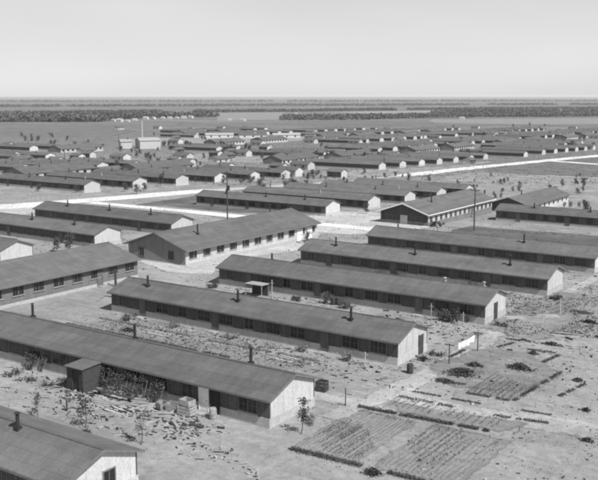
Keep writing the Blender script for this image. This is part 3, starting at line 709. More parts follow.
# boards, crates and benches in the yard
def boards(loc, n, L, rz, label, seed, mt='palewood', hgt=.04):
    rnd = random.Random(seed); m = MB(); zz = [0]*6
    for i in range(n):
        c = rnd.randint(0, 5); y = (c-2.5)*.26+rnd.uniform(-.05, .05); l = L*rnd.uniform(.6, 1); z = zz[c]; zz[c] += hgt+.003
        m2 = Matrix.Rotation(rnd.uniform(-.08, .08), 3, 'Z'); s = len(m.v)
        m.box(-l/2, l/2, y-.11, y+.11, z+.004*c, z+.004*c+hgt)
        for k in range(s, len(m.v)): m.v[k] = tuple(m2 @ Vector(m.v[k]))
    o = m.build('timber_pile', M[mt], None, loc); o.rotation_euler = (0, 0, rz); tag(o, label, 'timber')
boards(gp(103, 402), 12, 3.4, R(8), 'loose pile of weathered boards left of the yard sapling', 1, 'wood')
boards(gp(120, 411), 7, 2.8, R(-6), 'thin scatter of pale boards nearest the camera in the yard', 2)
boards(gp(140, 402), 14, 2.2, R(24), 'higher stack of weathered boards right of the plank bench', 3, 'wood')
boards(gp(200, 424), 5, 1.6, R(4), 'small dark heap of boards before the white door', 4, 'pole')
boards(gp(92, 396), 6, 1.8, R(-15), 'short pale boards by the foot of the dark porch', 6)
boards(gp(160, 416), 9, 2.0, R(38), 'tangle of short planks before the crate stack', 7, 'wood')
boards(gp(515, 318), 10, 2.6, R(35), 'pale lumber heap on the rubble beside the fourth gable', 8, 'palewood')
for i, (px, y, n_, L_, rz_, mt_, lab) in enumerate([(97, 49.6, 5, 1.4, 50, 'pole', 'dark short timbers at the left foot of the climbing plants'), (108, 49.2, 6, 1.8, -35, 'palewood', 'crossed pale sticks before the climbing plants, left'),
    (126, 49.4, 7, 2.0, 60, 'wood', 'weathered planks crossing the end of the bench'), (133, 48.4, 6, 1.7, -20, 'pole', 'dark planks right of the thin pale boards'), (147, 49.6, 8, 1.9, 75, 'palewood', 'pale planks leaning towards the crates'),
    (152, 48.2, 5, 1.5, 10, 'pole', 'dark short planks nearest the crates'), (170, 47.6, 6, 1.8, -30, 'wood', 'weathered planks in front of the crate row'), (90, 47.8, 5, 1.6, 20, 'wood', 'weathered sticks below the dark porch'), (75, 47.6, 4, 1.3, -40, 'pole', 'few dark sticks left of the leafy sapling')]):
    boards(Vector((xat(px, y), y, 0)), n_, L_, R(rz_), lab, 50+i, mt_, .05)
def crate(loc, sx, sy, sz, rz, label, grp, mt='palewood'):
    m = MB(); t_ = .03
    for k in range(3):
        z0 = sz*(k+.08)/3; z1 = sz*(k+.86)/3
        m.box(-sx/2, sx/2, -sy/2, -sy/2+t_, z0, z1); m.box(-sx/2, sx/2, sy/2-t_, sy/2, z0, z1)
        m.box(-sx/2, -sx/2+t_, -sy/2+t_, sy/2-t_, z0, z1); m.box(sx/2-t_, sx/2, -sy/2+t_, sy/2-t_, z0, z1)
    m.box(-sx/2+t_, sx/2-t_, -sy/2+t_, sy/2-t_, .02, .05)
    for a_ in (-1, 1):
        for b_ in (-1, 1): m.box(*sorted((a_*(sx/2-t_-.003), a_*(sx/2-t_-.05))), *sorted((b_*(sy/2-t_-.003), b_*(sy/2-t_-.05))), 0, sz)
    o = m.build('crate', M[mt], None, loc); o.rotation_euler = (0, 0, rz); tag(o, label, 'crate', grp)
G_ = 'crates stacked left of the white door'
b0 = gp(187, 414)
crate(b0, 1.3, .9, .75, R(5), 'large pale crate nearest the white door', G_)
crate(b0+Vector((.05, 0, .755)), 1.1, .8, .5, R(-6), 'flat crate on top of the large crate by the white door', G_)
crate(b0+Vector((-1.5, .1, 0)), 1.1, .9, .6, R(12), 'middle crate of the row left of the white door', G_, 'wood')
crate(b0+Vector((-2.6, -.1, 0)), .9, .7, .5, R(-20), 'leftmost low crate of the row by the white door', G_, 'wood')
crate(gp(322, 391), .9, .8, .95, R(8), 'dark box standing behind the far corner of the cluttered barrack', None, 'pole')
b = empty('bench', gp(114, 399), R(2), 'long dark plank bench in the yard of the cluttered barrack', 'bench')
m_ = MB(); m_.box(-2.2, 2.2, -.17, .17, .43, .48); m_.build('seat', M['pole'], b)
for s in (-1.7, 1.7):
    m_ = MB(); m_.box(s-.03, s+.03, -.14, .14, 0, .43); m_.build('leg', M['pole'], b)
m_ = MB(); m_.tube((0, 0, -.2), (0, 0, .95), .08, .07); m_.tube((0, 0, .1), (-.5, -.05, .08), .06, .05)
tag(m_.build('stump', M['pole'], None, gp(67, 411)), 'short dark post with a fallen limb in the open yard at left', 'post')
# canopy between third and fourth barracks
q = gp(257, 296); sh = empty('canopy', q, 0, 'pale flat canopy on posts seen over the third barrack roof', 'canopy')
m_ = MB(); m_.box(-1.35, 1.35, -.8, .8, 1.55, 1.63); m_.build('roof', M['wood'], sh)
for sx_ in (-1.25, 1.25):
    for sy_ in (-.7, .7):
        m_ = MB(); m_.box(sx_-.04, sx_+.04, sy_-.04, sy_+.04, 0, 1.55); m_.build('post', M['wood'], sh)
m_ = MB(); m_.box(-1.2, 1.2, .62, .66, .1, 1.5); m_.build('back_board', M['pole'], sh)

# brush heaps
def brush(loc, w, d, h, label, seed, n=500):
    rnd = random.Random(seed); m = MB()
    for i in range(n):
        x, y = rnd.gauss(0, .27)*w, rnd.gauss(0, .27)*d
        zz = max(.02, h*math.exp(-(x/w)**2*5-(y/d)**2*5)*rnd.random())
        m.leaf((x, y, zz), rnd.uniform(.1, .28), rnd)
        if i % 9 == 0:
            a = rnd.random()*6.28; m.tube((x, y, zz), (x+math.cos(a)*.5, y+math.sin(a)*.5, zz+rnd.uniform(-.05, .25)), .015, .008, k=4)
    tag(m.build('brush_heap', M['dry'], None, loc), label, 'brush heap')
# odds and ends between the barracks
def barrel(loc, label, mt='pole'):
    m = MB(); prof = [(0, .26), (.22, .30), (.45, .31), (.68, .30), (.9, .26)]
    for (z0, r0), (z1, r1) in zip(prof, prof[1:]): m.tube((0, 0, z0), (0, 0, z1), r0, r1, k=14)
    for z in (.15, .72): m.tube((0, 0, z), (0, 0, z+.05), .31, .31, k=14)
    tag(m.build('barrel', M[mt], None, loc), label, 'barrel', None)
def at(px, y): return Vector((xat(px, y), y, zt(y)))
barrel(at(333, 88.2), 'dark barrel standing in front of the fourth barrack near its middle')
barrel(at(338, 88.5), 'right one of the two dark barrels before the middle of the fourth barrack')
barrel(at(213, 50.6), 'dark barrel right of the white door', 'wood')
barrel(at(410, 69.6), 'dark barrel near the corner of the third barrack')
barrel(at(398, 107), 'barrel before the front wall of the fifth barrack')
for i, (px, y, w_, h_, lab) in enumerate([(325, 88.0, 1.2, 1.5, 'upright dark bush left of the two barrels by the fourth barrack'),
    (345, 87.5, 1.8, .9, 'low dark bush right of the two barrels by the fourth barrack'),
    (213, 87, 1.6, .9, 'dark bush at the far left end of the fourth barrack'),
    (297, 87.5, 1.4, .6, 'low bush right of the pale canopy'),
    (378, 106.8, 1.5, .7, 'low bush before the middle of the fifth barrack'),
    (472, 106.5, 1.7, .8, 'low bush before the right part of the fifth barrack'),
    (345, 69.4, 1.3, .9, 'dusty bush at the front wall of the third barrack near its right window'),
    (300, 69.6, 1.2, .6, 'low dusty bush before the third barrack, right of its middle'),
    (232, 69.4, 1.6, .5, 'low dusty bush before the middle of the third barrack'),
    (172, 69.6, 1.5, .5, 'low dusty bush before the left part of the third barrack'),
    (128, 68.8, 1.6, .8, 'dark bush near the left end of the third barrack'),
    (556, 106.5, 1.4, .7, 'dark bush beside the pale gable of the fifth barrack')]):
    shrub('shrub', at(px, y), w_, h_, lab, None, 70+i, 350, .13, 'leaf' if i < 6 or i > 9 else 'paleleaf')
for i, (px, y, h_, lab) in enumerate([(431, 88.2, 1.9, 'pale post before the fourth barrack left of the broad shrub'), (463, 87.6, 1.6, 'pale post between the two shrubs at the fourth barrack'),
    (272, 87.3, 2.2, 'thin post right of the pale canopy'), (365, 69, 1.4, 'short pale post by the third barrack right window'), (560, 99, 1.8, 'thin post in the rubble beyond the fifth gable'), (542, 92, 1.5, 'thin post in the rubble right of the fourth gable')]):
    m_ = MB(); m_.tube((0, 0, -.2), (0, 0, h_), .06, .05); m_.box(-.3, .3, -.02, .02, h_*.8, h_*.8+.06)
    tag(m_.build('post', M['palewood'], None, at(px, y)), lab, 'post')
boards(at(160, 66.2), 10, 3.2, R(3), 'weathered boards lying before the left part of the third barrack', 21, 'wood')
boards(at(285, 66.8), 8, 2.8, R(-4), 'pale boards lying before the right half of the third barrack', 22)
boards(at(395, 84), 9, 3.0, R(7), 'weathered boards lying behind the third barrack roof near its right end', 23, 'wood')
boards(at(566, 90), 12, 3.4, R(12), 'weathered boards on the rubble near the right edge', 24, 'wood')
boards(at(580, 101), 10, 3.0, R(-8), 'dark boards far back on the rubble at the right edge', 25, 'pole')
boards(at(548, 97), 8, 2.6, R(30), 'pale boards in the middle of the rubble', 26)
brush(at(128, 65.5), 1.3, .9, .4, 'dark brush heap at the left end of the strip before the third barrack', 31, 200)
brush(at(590, 97), 2.0, .8, .4, 'dark brush heap on the rubble at the right edge', 32, 260)
brush(at(552, 86), 1.6, .7, .35, 'low dark brush heap at the near edge of the rubble', 33, 200)

# laundry line
c0, c1 = gp(449, 364), gp(477.5, 351)
ln = empty('laundry_line', (c0+c1)/2, 0, 'two dark posts with a wire between them in the open yard', 'laundry line')
mid = (c0+c1)/2
for c in (c0, c1):
    m_ = MB(); v = c-mid; m_.tube((v.x, v.y, -.2), (v.x, v.y, 1.95), .06, .05); m_.box(v.x-.5, v.x+.5, v.y-.03, v.y+.03, 1.8, 1.88); m_.build('post', M['pole'], ln)
m_ = MB()
for k in (-.4, 0, .4):
    a_ = c0-mid; b_ = c1-mid; pr0 = None
    for i in range(9):
        tt = i/8; P = a_.lerp(b_, tt)+Vector((k, 0, 1.9-.25*math.sin(math.pi*tt)))
        if pr0 is not None: m_.tube(pr0, P, .008, k=4)
        pr0 = P
m_.build('wire', M['pipe'], ln)
m_ = MB(); n = 14
rr = []
for i in range(n+1):
    tt = .3+.6*i/n; P = c0.lerp(c1, tt); zt_ = 1.9-.25*math.sin(math.pi*tt)
    rr.append([(P.x+.09*math.sin(i*1.7)*(k/3), P.y, zt_-.02-.2*k+(-.03*math.sin(i))) for k in range(4)])
for i in range(n):
    for k in range(3): m_.quad(rr[i][k], rr[i+1][k], rr[i+1][k+1], rr[i][k+1])
o = m_.build('bed_sheet', M['cloth']); tag(o, 'white sheets hanging on the laundry line', 'laundry')
sol = o.modifiers.new('thick', 'SOLIDIFY'); sol.thickness = .01
m_ = MB(); m_.tube((0, 0, -.2), (0, 0, 1.5), .045)
tag(m_.build('post', M['pole'], None, gp(345.5, 406)), 'thin dark post alone beyond the gable of the cluttered barrack', 'post')

brush(gp(462, 374), 2.6, 2.6, .55, 'ragged dark brush heap just below the laundry line', 1, 650)
brush(gp(475, 366), 1.6, .9, .4, 'small dark brush heap right of the laundry line posts', 2, 240)
brush(gp(446, 382), 2.4, 1.0, .25, 'thin low brush spread left of the ragged heap', 3, 220)
brush(gp(520, 369), 2.3, 1.3, .55, 'dark oval brush heap alone in the right-hand yard', 4, 420)
brush(gp(533, 354), .9, .7, .35, 'tiny dark brush clump beyond the oval heap', 5, 110)
brush(gp(373, 474), 1.0, .8, .45, 'black clump at the break in the front garden border', 6, 220)
brush(gp(578, 381), .9, .6, .3, 'small dark clump at the end of the right garden row', 7, 110)
brush(gp(586, 411), .7, .5, .3, 'small dark clump near the right edge, upper', 8, 90)
brush(gp(587, 441), .9, .6, .3, 'small dark clump near the right edge, lower', 9, 90)
brush(gp(86, 433), .9, .6, .25, 'small dark clump near the foot of the leafy sapling', 10, 120)

# garden borders
def border(a, b, w, h, label, seed, dens=150, mt='leaf'):
    rnd = random.Random(seed); a, b = Vector(a), Vector(b); L = (b-a).length; m = MB(); d = (b-a).normalized(); n_ = Vector((-d.y, d.x))
    for i in range(int(L*dens*1.7)):
        s = rnd.random()*L
        if noise.noise(Vector((s*.9, seed*5.1, 0))) < -.38: continue
        p = a+d*s+n_*rnd.gauss(0, w*.33)
        m.leaf((p.x, p.y, rnd.random()*h*(.6+.4*noise.noise(Vector((s*2, seed, 1))))+.02), rnd.uniform(.05, .12), rnd)
    tag(m.build('garden_border', M[mt]), label, 'garden border')
border((-34.7, 49.1), (-28.9, 49.4), .5, .3, 'dark planted border along the front of the nearest garden plot', 1, 220)
border((-27.0, 49.5), (-20.4, 49.8), .45, .25, 'dark planted border right of the break at the bottom edge', 2, 200)
border((-35.1, 59.3), (-31.8, 59.6), .35, .28, 'left half of the long dark border behind the nearest plot', 3, 220)
border((-31.5, 59.6), (-24.3, 60.3), .4, .28, 'right half of the long dark border behind the nearest plot', 4, 200)
border((-33.6, 63.4), (-24.0, 63.8), .5, .18, 'faint farther border parallel to the long dark border', 5, 90, 'dry')
border((-29.3, 67.4), (-25.6, 67.6), .4, .2, 'short near edge border of the small right-hand plot', 6, 100)
border((-25.3, 67.8), (-24.6, 77.6), .35, .22, 'border running away from the camera along the right-hand plot', 7, 100)
border((-23.6, 63.9), (-21.2, 64.4), .4, .2, 'short broken border stub at the right of the farther border', 8, 110)

border((-74, 67.6), (-60, 67.7), .35, .3, 'garden border along the left half of the third barrack', 11, 90, 'paleleaf')
border((-58, 67.5), (-44, 67.8), .35, .3, 'garden border along the right half of the third barrack', 12, 90, 'paleleaf')
border((-75, 63.6), (-52, 63.9), .4, .35, 'dark hedge-like row midway between the second and third barracks', 13, 110, 'leaf')
border((-74, 84.6), (-46, 85.0), .4, .35, 'dark low row between the third and fourth barracks', 14, 90, 'leaf')
for i, (x0, y0, x1, y1, w_, lab) in enumerate([
    (-33.2, 65.2, -30.4, 65.4, .4, 'short dark bed between the farther border and the brush heaps, left'), (-29.8, 65.4, -27.2, 65.6, .35, 'short dark bed between the farther border and the brush heaps, right'),
    (-33.0, 85.5, -30.5, 85.8, .5, 'small bed at the left end of the open yard beyond the laundry line'), (-29.8, 83.0, -27.0, 83.3, .5, 'small bed in the open yard beyond the laundry line, middle'),
    (-27.0, 79.5, -26.6, 83.0, .4, 'narrow bed running away beyond the right-hand plot'), (-32.5, 82.0, -31.8, 84.6, .4, 'narrow bed running away beyond the laundry line'),
    (-24.0, 66.0, -21.6, 66.3, .3, 'tiny bed right of the small right-hand plot'), (-22.6, 71.0, -21.8, 75.5, .35, 'narrow bed near the right edge of the yard'),
    (-31.8, 69.2, -30.0, 69.4, .4, 'tiny bed left of the small right-hand plot')]):
    border((x0, y0), (x1, y1), w_, .11, lab, 60+i, 80, 'dry')
# rows of vegetables, weeds, pebbles: nobody could count these
rnd = random.Random(77)
m_ = MB()
def veg(x0, x1, y0, y1, sp, dens, hh=.16):
    x = x0
    while x < x1:
        y = y0; wob = rnd.uniform(-.1, .1); miss = rnd.random() < .12
        while y < y1:
            y += rnd.uniform(.12, .3)
            if miss or noise.noise(Vector((x*.25, y*.22, 9))) < dens: continue
            for _ in range(5): m_.leaf((x+wob+rnd.gauss(0, .07), y+rnd.gauss(0, .06), rnd.random()*hh+.02), rnd.uniform(.05, .1), rnd)
        x += sp
fur = MB()
def furrows(x0, x1, y0, y1, sp, skew=0, hh=.045):
    x = x0
    while x < x1:
        y = y0+rnd.uniform(0, .5); w0 = .1
        prev = None
        while y < y1-rnd.uniform(0, .5):
            xx = x+skew*(y-y0)+.05*math.sin(y*1.1+x*3); h_ = hh*rnd.uniform(.7, 1.2); cur = ((xx-w0, y, 0), (xx, y, h_), (xx+w0, y, 0))
            if prev:
                fur.quad(prev[0], cur[0], cur[1], prev[1]); fur.quad(prev[1], cur[1], cur[2], prev[2])
            prev = cur; y += .7
        x += sp
furrows(-34.4, -29.8, 49.9, 58.8, .33); furrows(-28.0, -22.6, 50.2, 59.2, .4); furrows(-33.2, -24, 61, 63.1, .55); furrows(-29.4, -25.6, 67.8, 74.2, .5); furrows(-75, -46, 61.2, 63.2, .6); furrows(-75, -45, 64.4, 67, .6); furrows(-74, -45, 82, 84.3, .7)
tag(fur.build('furrows', MAT_BED), 'low earth ridges of the garden plots', 'furrows', kind='stuff')
veg(-34.4, -29.8, 50, 58.7, .45, -.25, .12); veg(-34.3, -32.4, 52.6, 55.6, .3, -1, .3); veg(-28.0, -22.6, 50.2, 59, .5, -.02, .12); veg(-33.2, -24, 61, 63.1, .55, -.05, .12)
veg(-29.4, -25.6, 67.8, 74.2, .5, -.15, .12); veg(-75, -46, 61.4, 63, .6, -.1, .22); veg(-75, -45, 64.6, 67, .6, -.1, .22); veg(-74, -45, 82, 84.2, .7, -.1, .22)
tag(m_.build('vegetable_plants', M['leaf']), 'rows of small vegetables growing in the garden plots', 'vegetables', kind='stuff')
m_ = MB()
def scat(px0, px1, py0, py1, n, s0, s1, kinds, clump=None, k=3):
    for i in range(n):
        P = gp(rnd.uniform(px0, px1), rnd.uniform(py0, py1))
        if clump is not None and noise.noise(Vector((P.x*.12, P.y*.12, 3))) < clump: continue
        if inside(P.x, P.y): continue
        s = rnd.uniform(s0, s1)
        for _ in range(k): kinds((P.x+rnd.gauss(0, s), P.y+rnd.gauss(0, s), P.z+rnd.random()*s*1.3), s)
FOOT = [(-76.5, x1, y-3.6, y+3.6) for x1, y in [(-38.8, 35.6), (-38, 54.5), (-37.5, 73.9), (-37, 92.6), (-36.4, 110.9), (-36.4, 130.6)]] + \
       [(-148, -109.7, y-3.6, y+3.6) for y in (84.5, 103, 121.5)] + [(-99.2, -86.2, 46, 87), (-99.2, -86.3, 96, 133), (-92, -80, 160, 196)]
def inside(x, y):
    for a_, b_, c_, d_ in FOOT:
        if a_ < x < b_ and c_ < y < d_: return True
    for xr_, ym in BAR:
        if xr_-BL-.3 < x < xr_+.3 and abs(y-ym) < 3.5: return True
    return False
LF = lambda p, s: m_.leaf(p, s*1.3, rnd)
scat(300, 620, 290, 475, 1500, .03, .08, LF, -.15, 2)
scat(0, 300, 385, 460, 400, .03, .08, LF, -.1, 2)
scat(110, 400, 318, 350, 3000, .04, .1, LF, -.3, 3)
scat(100, 420, 320, 372, 1200, .05, .13, LF, -.2)
scat(505, 620, 285, 345, 2200, .05, .15, LF, -.1)
scat(180, 520, 262, 330, 1600, .05, .13, LF, -.1)
scat(-10, 620, 172, 260, 16000, .04, .13, LF, -.05)
scat(-10, 620, 145, 185, 12000, .08, .25, LF, -.1, 4)
tag(m_.build('weeds', M['dry']), 'low weeds scattered over the dry soil', 'weeds', kind='stuff')
m_ = MB()
RK = lambda p, s: m_.rock((p[0], p[1], zt(p[1])), s, rnd)
scat(300, 620, 290, 475, 1100, .03, .09, RK, None, 1)
scat(0, 300, 385, 460, 350, .03, .08, RK, None, 1)
scat(505, 620, 285, 345, 1500, .06, .22, RK, -.1, 2)
scat(100, 420, 320, 372, 900, .05, .14, RK, -.2, 2)
scat(180, 520, 262, 330, 700, .05, .14, RK, -.1, 2)
scat(0, 620, 385, 480, 3500, .012, .045, RK, -.3, 2)
scat(300, 620, 300, 480, 5000, .012, .05, RK, -.3, 2)
tag(m_.build('rubble', M['stone']), 'stones and rubble strewn over the yards', 'rubble', kind='stuff')

m_ = MB()
def litter(n, px0, px1, y0, y1, s0, s1, clump=-.25):
    for i in range(int(n*.45)):
        y = rnd.uniform(y0, y1); x = xat(rnd.uniform(px0, px1), y)
        if inside(x, y) or noise.noise(Vector((x*.22, y*.5, 12))) < clump: continue
        l = rnd.uniform(s0, s1)*.62/2*(1 if rnd.random() < .3 else .45); w_ = rnd.uniform(.025, .07); a = rnd.uniform(-.6, .6) if rnd.random() < .6 else rnd.uniform(0, 3.1); k = len(m_.v)
        z = zt(y)+rnd.uniform(0, .03); t_ = rnd.uniform(-.08, .16)
        m_.box(-l, l, -w_, w_, 0, .03 if rnd.random() < .93 else .14)
        for q in range(k, len(m_.v)):
            vx, vy, vz = m_.v[q]; m_.v[q] = (x+vx*math.cos(a)-vy*math.sin(a), y+vx*math.sin(a)+vy*math.cos(a), z+vz+abs(vx*t_) if vx > 0 else z+vz)
def strips():
    litter(420, 5, 235, 45.5, 50.6, .3, 1.5, -.1); litter(160, 60, 260, 43.5, 47, .2, .8, 0)
    litter(500, 100, 400, 64.5, 70.4, .25, 1.5, -.2); litter(260, 100, 420, 59, 66, .2, 1.0, 0)
    litter(420, 210, 490, 83, 89, .3, 1.6, -.2); litter(380, 290, 560, 101, 107.5, .3, 1.6, -.2); litter(260, 350, 600, 120, 127, .3, 1.6, -.2)
    litter(420, 500, 610, 84, 118, .3, 1.8, -.15); litter(200, 420, 600, 60, 84, .15, .6, .05); litter(200, -10, 200, 90, 112, .3, 1.4, -.1)
_s0 = strips
def strips():
    _s0(); litter(700, 400, 610, 50, 84, .1, .5, -.05); litter(500, 430, 610, 76, 100, .2, 1.0, -.15); litter(350, 5, 200, 44, 50.8, .3, 1.6, -.3); litter(500, 60, 200, 47, 50.8, .4, 1.6, -.4)
strips(); tag(m_.build('scattered_lumber', M['scrap']), 'scraps of pale lumber strewn along the barracks', 'scrap lumber', kind='stuff')
m_ = MB(); strips(); tag(m_.build('litter', M['pole']), 'dark scraps and litter strewn over the yards', 'litter', kind='stuff')

# little trees scattered through the middle distance
tp = [tree('young_tree', PZ, 3.0, 1.0, 'x', 'x', 60+i, 420, .26, .07) for i in range(3)]
tu = [False]*3; cnt = 0
def puttree(P, s, label, grp):
    global cnt
    k = cnt % 3; cnt += 1
    if tu[k]: o = copy_tree(tp[k])
    else: o = tp[k]; tu[k] = True
    o.location = P; o.scale = (s, s, s*rnd.uniform(.85, 1.2)); o.rotation_euler = (0, 0, rnd.random()*6.28); tag(o, label, 'tree', grp)
zones = [((300, 600, 176, 214), 75, 'small bushy tree on the open ground around the halls beyond the cross street', .3, .7),
         ((10, 300, 160, 200), 55, 'small tree among the barracks left of the pale street', .6, 1.1),
         ((235, 410, 174, 186), 40, 'small tree along the hidden middle of the far street', .4, .8),
         ((120, 480, 146, 160), 85, 'tiny tree among the far barracks', .7, 1.2),
         ((440, 598, 126, 150), 30, 'tiny dark tree among the farthest barracks at right', .9, 1.4),
         ((20, 240, 134, 150), 30, 'tiny dark tree near the smokestack and the far field', .8, 1.3)]
for (z_, n_, lab, s0, s1) in zones:
    c = 0
    while c < n_:
        P = gp(rnd.uniform(z_[0], z_[1]), rnd.uniform(z_[2], z_[3]))
        if inside(P.x, P.y) or abs(P.x+168) < 6: continue
        puttree(P, rnd.uniform(s0, s1), lab, lab.replace('tree', 'trees', 1)); c += 1
for i, (px, py, s) in enumerate([(552, 197, 1.1), (583, 186, .9), (586, 211, .9), (575, 183, .8), (536, 199, .7), (578, 193, .7), (308, 241, .55), (78, 236, .8), (70, 252, .8), (57, 250, .7)]):
    P = gp(px, py+2)
    if not inside(P.x, P.y): puttree(P, s, ['larger dark tree right of the farther hall', 'dark tree on the pale ground near the right edge, upper', 'dark tree on the pale ground near the right edge, lower', 'left one of the pair of trees far right', 'bush-like tree left of the larger dark tree', 'right one of the pair of trees far right', 'small dark tree by the far corner of the mess hall', 'dark tree before the second barrack at left', 'crooked dark tree above the big hall roof', 'leftmost dark tree above the big hall roof'][i], None)

# far woods along the river
def belt(pts, depth, n, h, seed, label):
    rnd = random.Random(seed); m = MB(); segs = [(Vector(gp(*pts[i]).to_2d()), Vector(gp(*pts[i+1]).to_2d())) for i in range(len(pts)-1)]
    tot = sum((b-a).length for a, b in segs)
    for i in range(n):
        s = rnd.random()*tot
        for a, b in segs:
            L = (b-a).length
            if s <= L: break
            s -= L
        c = a.lerp(b, s/L)
        if noise.noise(Vector((c.x*.004, c.y*.004, seed))) < -.36: continue
        c = c+Vector((-.57, .82))*rnd.uniform(0, depth)*(.6+.6*noise.noise(Vector((c.x*.002, c.y*.002, seed+5)))); z = zt(c.y); hh = h*rnd.uniform(.3, 1.1); w = hh*rnd.uniform(.5, .9)
        for _ in range(14):
            m.leaf((c.x+rnd.gauss(0, w*.4), c.y+rnd.gauss(0, w*.4), z+hh*rnd.uniform(.15, 1)), hh*rnd.uniform(.3, .6), rnd)
    tag(m.build('woodland', M['belt']), label, 'woods', kind='stuff')
belt([(-30, 122), (60, 122), (100, 122)], 160, 700, 9, 1, 'dark tree belt at far left in front of the pale farmhouses')
belt([(98, 120), (170, 117.5), (215, 117.5)], 160, 420, 9, 2, 'trees around the line of white farmhouses')
belt([(-30, 115), (60, 114.5), (150, 113), (300, 112), (430, 110), (640, 108.5)], 330, 4200, 7, 3, 'long dark band of woods along the river')
belt([(280, 120.5), (360, 120), (430, 118), (520, 117), (640, 116.5)], 200, 2800, 7, 4, 'dark woods beyond the far right barracks')
belt([(-30, 118.5), (60, 118), (110, 118)], 120, 700, 8, 5, 'dark woods behind the open field at far left')
belt([(-40, 107.5), (200, 106.5), (640, 105)], 500, 2600, 10, 6, 'thin dark line of trees beyond the river woods')
belt([(-40, 102.5), (300, 102), (640, 101.5)], 900, 2200, 13, 8, 'farthest thin dark line of trees below the horizon')
belt([(440, 114), (530, 112.8), (640, 112.5)], 200, 900, 9, 9, 'second dark band of woods at right')

# ------------------------------------------------------------------ utility poles
def pole(loc, h, label, blob=None, arm=True, rz=0, grp='utility poles'):
    t = empty('utility_pole', loc, rz, label, 'utility pole', grp)
    m = MB(); m.tube((0, 0, -.3), (0, 0, h), .16, .11, k=8); m.build('pole', M['pole'], t)
    if arm:
        m = MB(); m.box(-1.1, 1.1, -.06, .06, h-.55, h-.42); m.build('crossarm', M['pole'], t)
        m = MB()
        for x in (-1, -.5, .5, 1): m.tube((x, 0, h-.42), (x, 0, h-.28), .04, k=6)
        m.build('insulator', M['tank'], t)
    if blob:
        m = MB(); m.tube((.33, 0, blob-.5), (.33, 0, blob+.5), .3, k=10); m.box(0, .2, -.05, .05, blob-.2, blob+.2); m.build('transformer', M['pipe'], t)
pole(gp(227.5, 219), 10.2, 'tall thin pole with a dark transformer behind the mess hall roof', 6.6)
pole(gp(474, 230), 8.4, 'tall dark pole with a crossarm beside the white-raked hall', None)
pole(gp(65, 166), 7, 'thin pole among the barracks at far left', None, False)
pole(gp(119, 147), 8, 'thin pole left of the pale shed in the distance', None, False)
m_ = MB(); m_.tube((0, 0, -.2), (0, 0, 2.3), .17, .16)
tag(m_.build('post', M['pole'], None, (-84.9, 80.6, 0)), 'stout dark post against the side of the big left hall', 'post')
m_ = MB(); m_.box(-.9, .9, -.6, .6, .45, 1.0); m_.box(-.5, .5, -.5, .5, 1.0, 1.4)
shrub('shrub', gp(437, 227), 3.4, 1.1, 'wide low dark bush before the front of the white-raked hall', None, 99, 400, .25, d=1.2)

# ------------------------------------------------------------------ air, sky, sun, camera
hz = MB(); hz.box(-29990, 29990, -2990, 29990, -28, 27.5)
hm = bpy.data.materials.new('haze_air'); hm.use_nodes = True; nt = hm.node_tree
for n in list(nt.nodes):
    if n.type == 'BSDF_PRINCIPLED': nt.nodes.remove(n)
pv = nt.nodes.new('ShaderNodeVolumePrincipled'); pv.inputs['Color'].default_value = (1, 1, 1, 1)
pv.inputs['Density'].default_value = 5.5e-5; pv.inputs['Anisotropy'].default_value = 0
nt.links.new(pv.outputs[0], nt.nodes['Material Output'].inputs['Volume'])
tag(hz.build('haze', hm), 'thin pale haze over the plain', 'haze', kind='stuff')

VEIL = 3.6
SUN_EL, SUN_AZ = R(50), R(-14)        # azimuth from +x towards the camera
sd = Vector((math.cos(SUN_EL)*math.cos(SUN_AZ), math.cos(SUN_EL)*math.sin(SUN_AZ), math.sin(SUN_EL)))
w = bpy.data.worlds.new('World'); sc.world = w; w.use_nodes = True; nt = w.node_tree; bg = nt.nodes['Background']
sk = nt.nodes.new('ShaderNodeTexSky'); sk.sky_type = 'NISHITA'; sk.sun_disc = False; sk.sun_elevation = SUN_EL
sk.sun_rotation = math.atan2(sd.x, sd.y); sk.air_density = 1.0; sk.dust_density = .4
bw = nt.nodes.new('ShaderNodeRGBToBW'); nt.links.new(sk.outputs[0], bw.inputs[0]); 
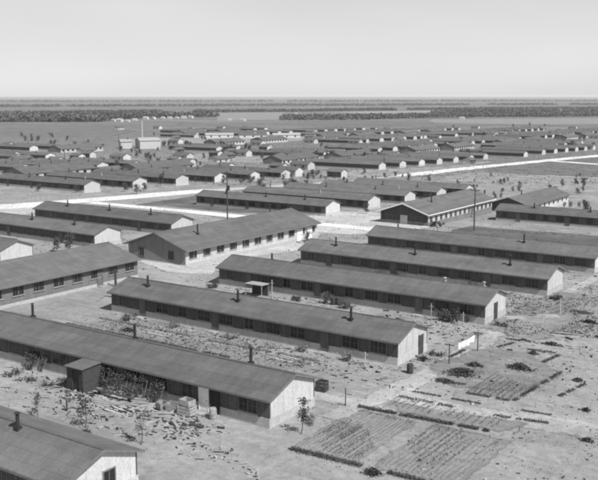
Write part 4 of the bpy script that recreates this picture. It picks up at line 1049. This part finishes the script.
# thin bright veil of cloud low over the plain, over the clear Nishita sky
tcw = nt.nodes.new('ShaderNodeTexCoord'); spw = nt.nodes.new('ShaderNodeSeparateXYZ'); nt.links.new(tcw.outputs['Generated'], spw.inputs[0])
vr = nt.nodes.new('ShaderNodeMapRange'); vr.interpolation_type = 'SMOOTHSTEP'
for k_, q_ in enumerate((.18, .85, VEIL, .7)): vr.inputs[1+k_].default_value = q_
nt.links.new(spw.outputs[2], vr.inputs[0])
nzw = nt.nodes.new('ShaderNodeTexNoise'); nzw.inputs['Scale'].default_value = 2.5; mpw = nt.nodes.new('ShaderNodeMapping'); mpw.inputs['Scale'].default_value = (1, 1, 5)
nt.links.new(tcw.outputs['Generated'], mpw.inputs[0]); nt.links.new(mpw.outputs[0], nzw.inputs['Vector'])
nr = nt.nodes.new('ShaderNodeMapRange'); nr.inputs[1].default_value = .3; nr.inputs[2].default_value = .7; nr.inputs[3].default_value = .95; nr.inputs[4].default_value = 1.05
nt.links.new(nzw.outputs['Fac'], nr.inputs[0])
hm_ = nt.nodes.new('ShaderNodeMath'); hm_.operation = 'MULTIPLY'; hm_.inputs[1].default_value = .35; nt.links.new(bw.outputs[0], hm_.inputs[0])
ad = nt.nodes.new('ShaderNodeMath'); ad.operation = 'ADD'; nt.links.new(hm_.outputs[0], ad.inputs[0]); nt.links.new(vr.outputs[0], ad.inputs[1])
ml_ = nt.nodes.new('ShaderNodeMath'); ml_.operation = 'MULTIPLY'; nt.links.new(ad.outputs[0], ml_.inputs[0]); nt.links.new(nr.outputs[0], ml_.inputs[1])
nt.links.new(ml_.outputs[0], bg.inputs[0])
bg.inputs[1].default_value = .1
sl_ = bpy.data.lights.new('Sun', 'SUN'); sl_.energy = 4.2; sl_.angle = R(.5); sl_.color = (1, 1, 1)
so = bpy.data.objects.new('Sun', sl_); COL.objects.link(so); so.rotation_euler = sd.to_track_quat('Z', 'Y').to_euler()

cam = bpy.data.cameras.new('Camera'); co = bpy.data.objects.new('Camera', cam); COL.objects.link(co)
cam.sensor_fit = 'HORIZONTAL'; cam.sensor_width = 36; cam.lens = 36*F_PX/598; cam.clip_end = 80000; cam.clip_start = .5
co.location = (0, 0, CAM_H)
co.matrix_world = Matrix.Translation((0, 0, CAM_H)) @ Matrix((RT, UP, -FW)).transposed().to_4x4()
sc.camera = co
sc.render.engine = 'CYCLES'
sc.cycles.volume_bounces = 3; sc.cycles.max_bounces = 6; sc.cycles.filter_width = 2.5
sc.view_settings.view_transform = 'Standard'; sc.view_settings.look = 'None'; sc.view_settings.exposure = .36; sc.view_settings.gamma = 1
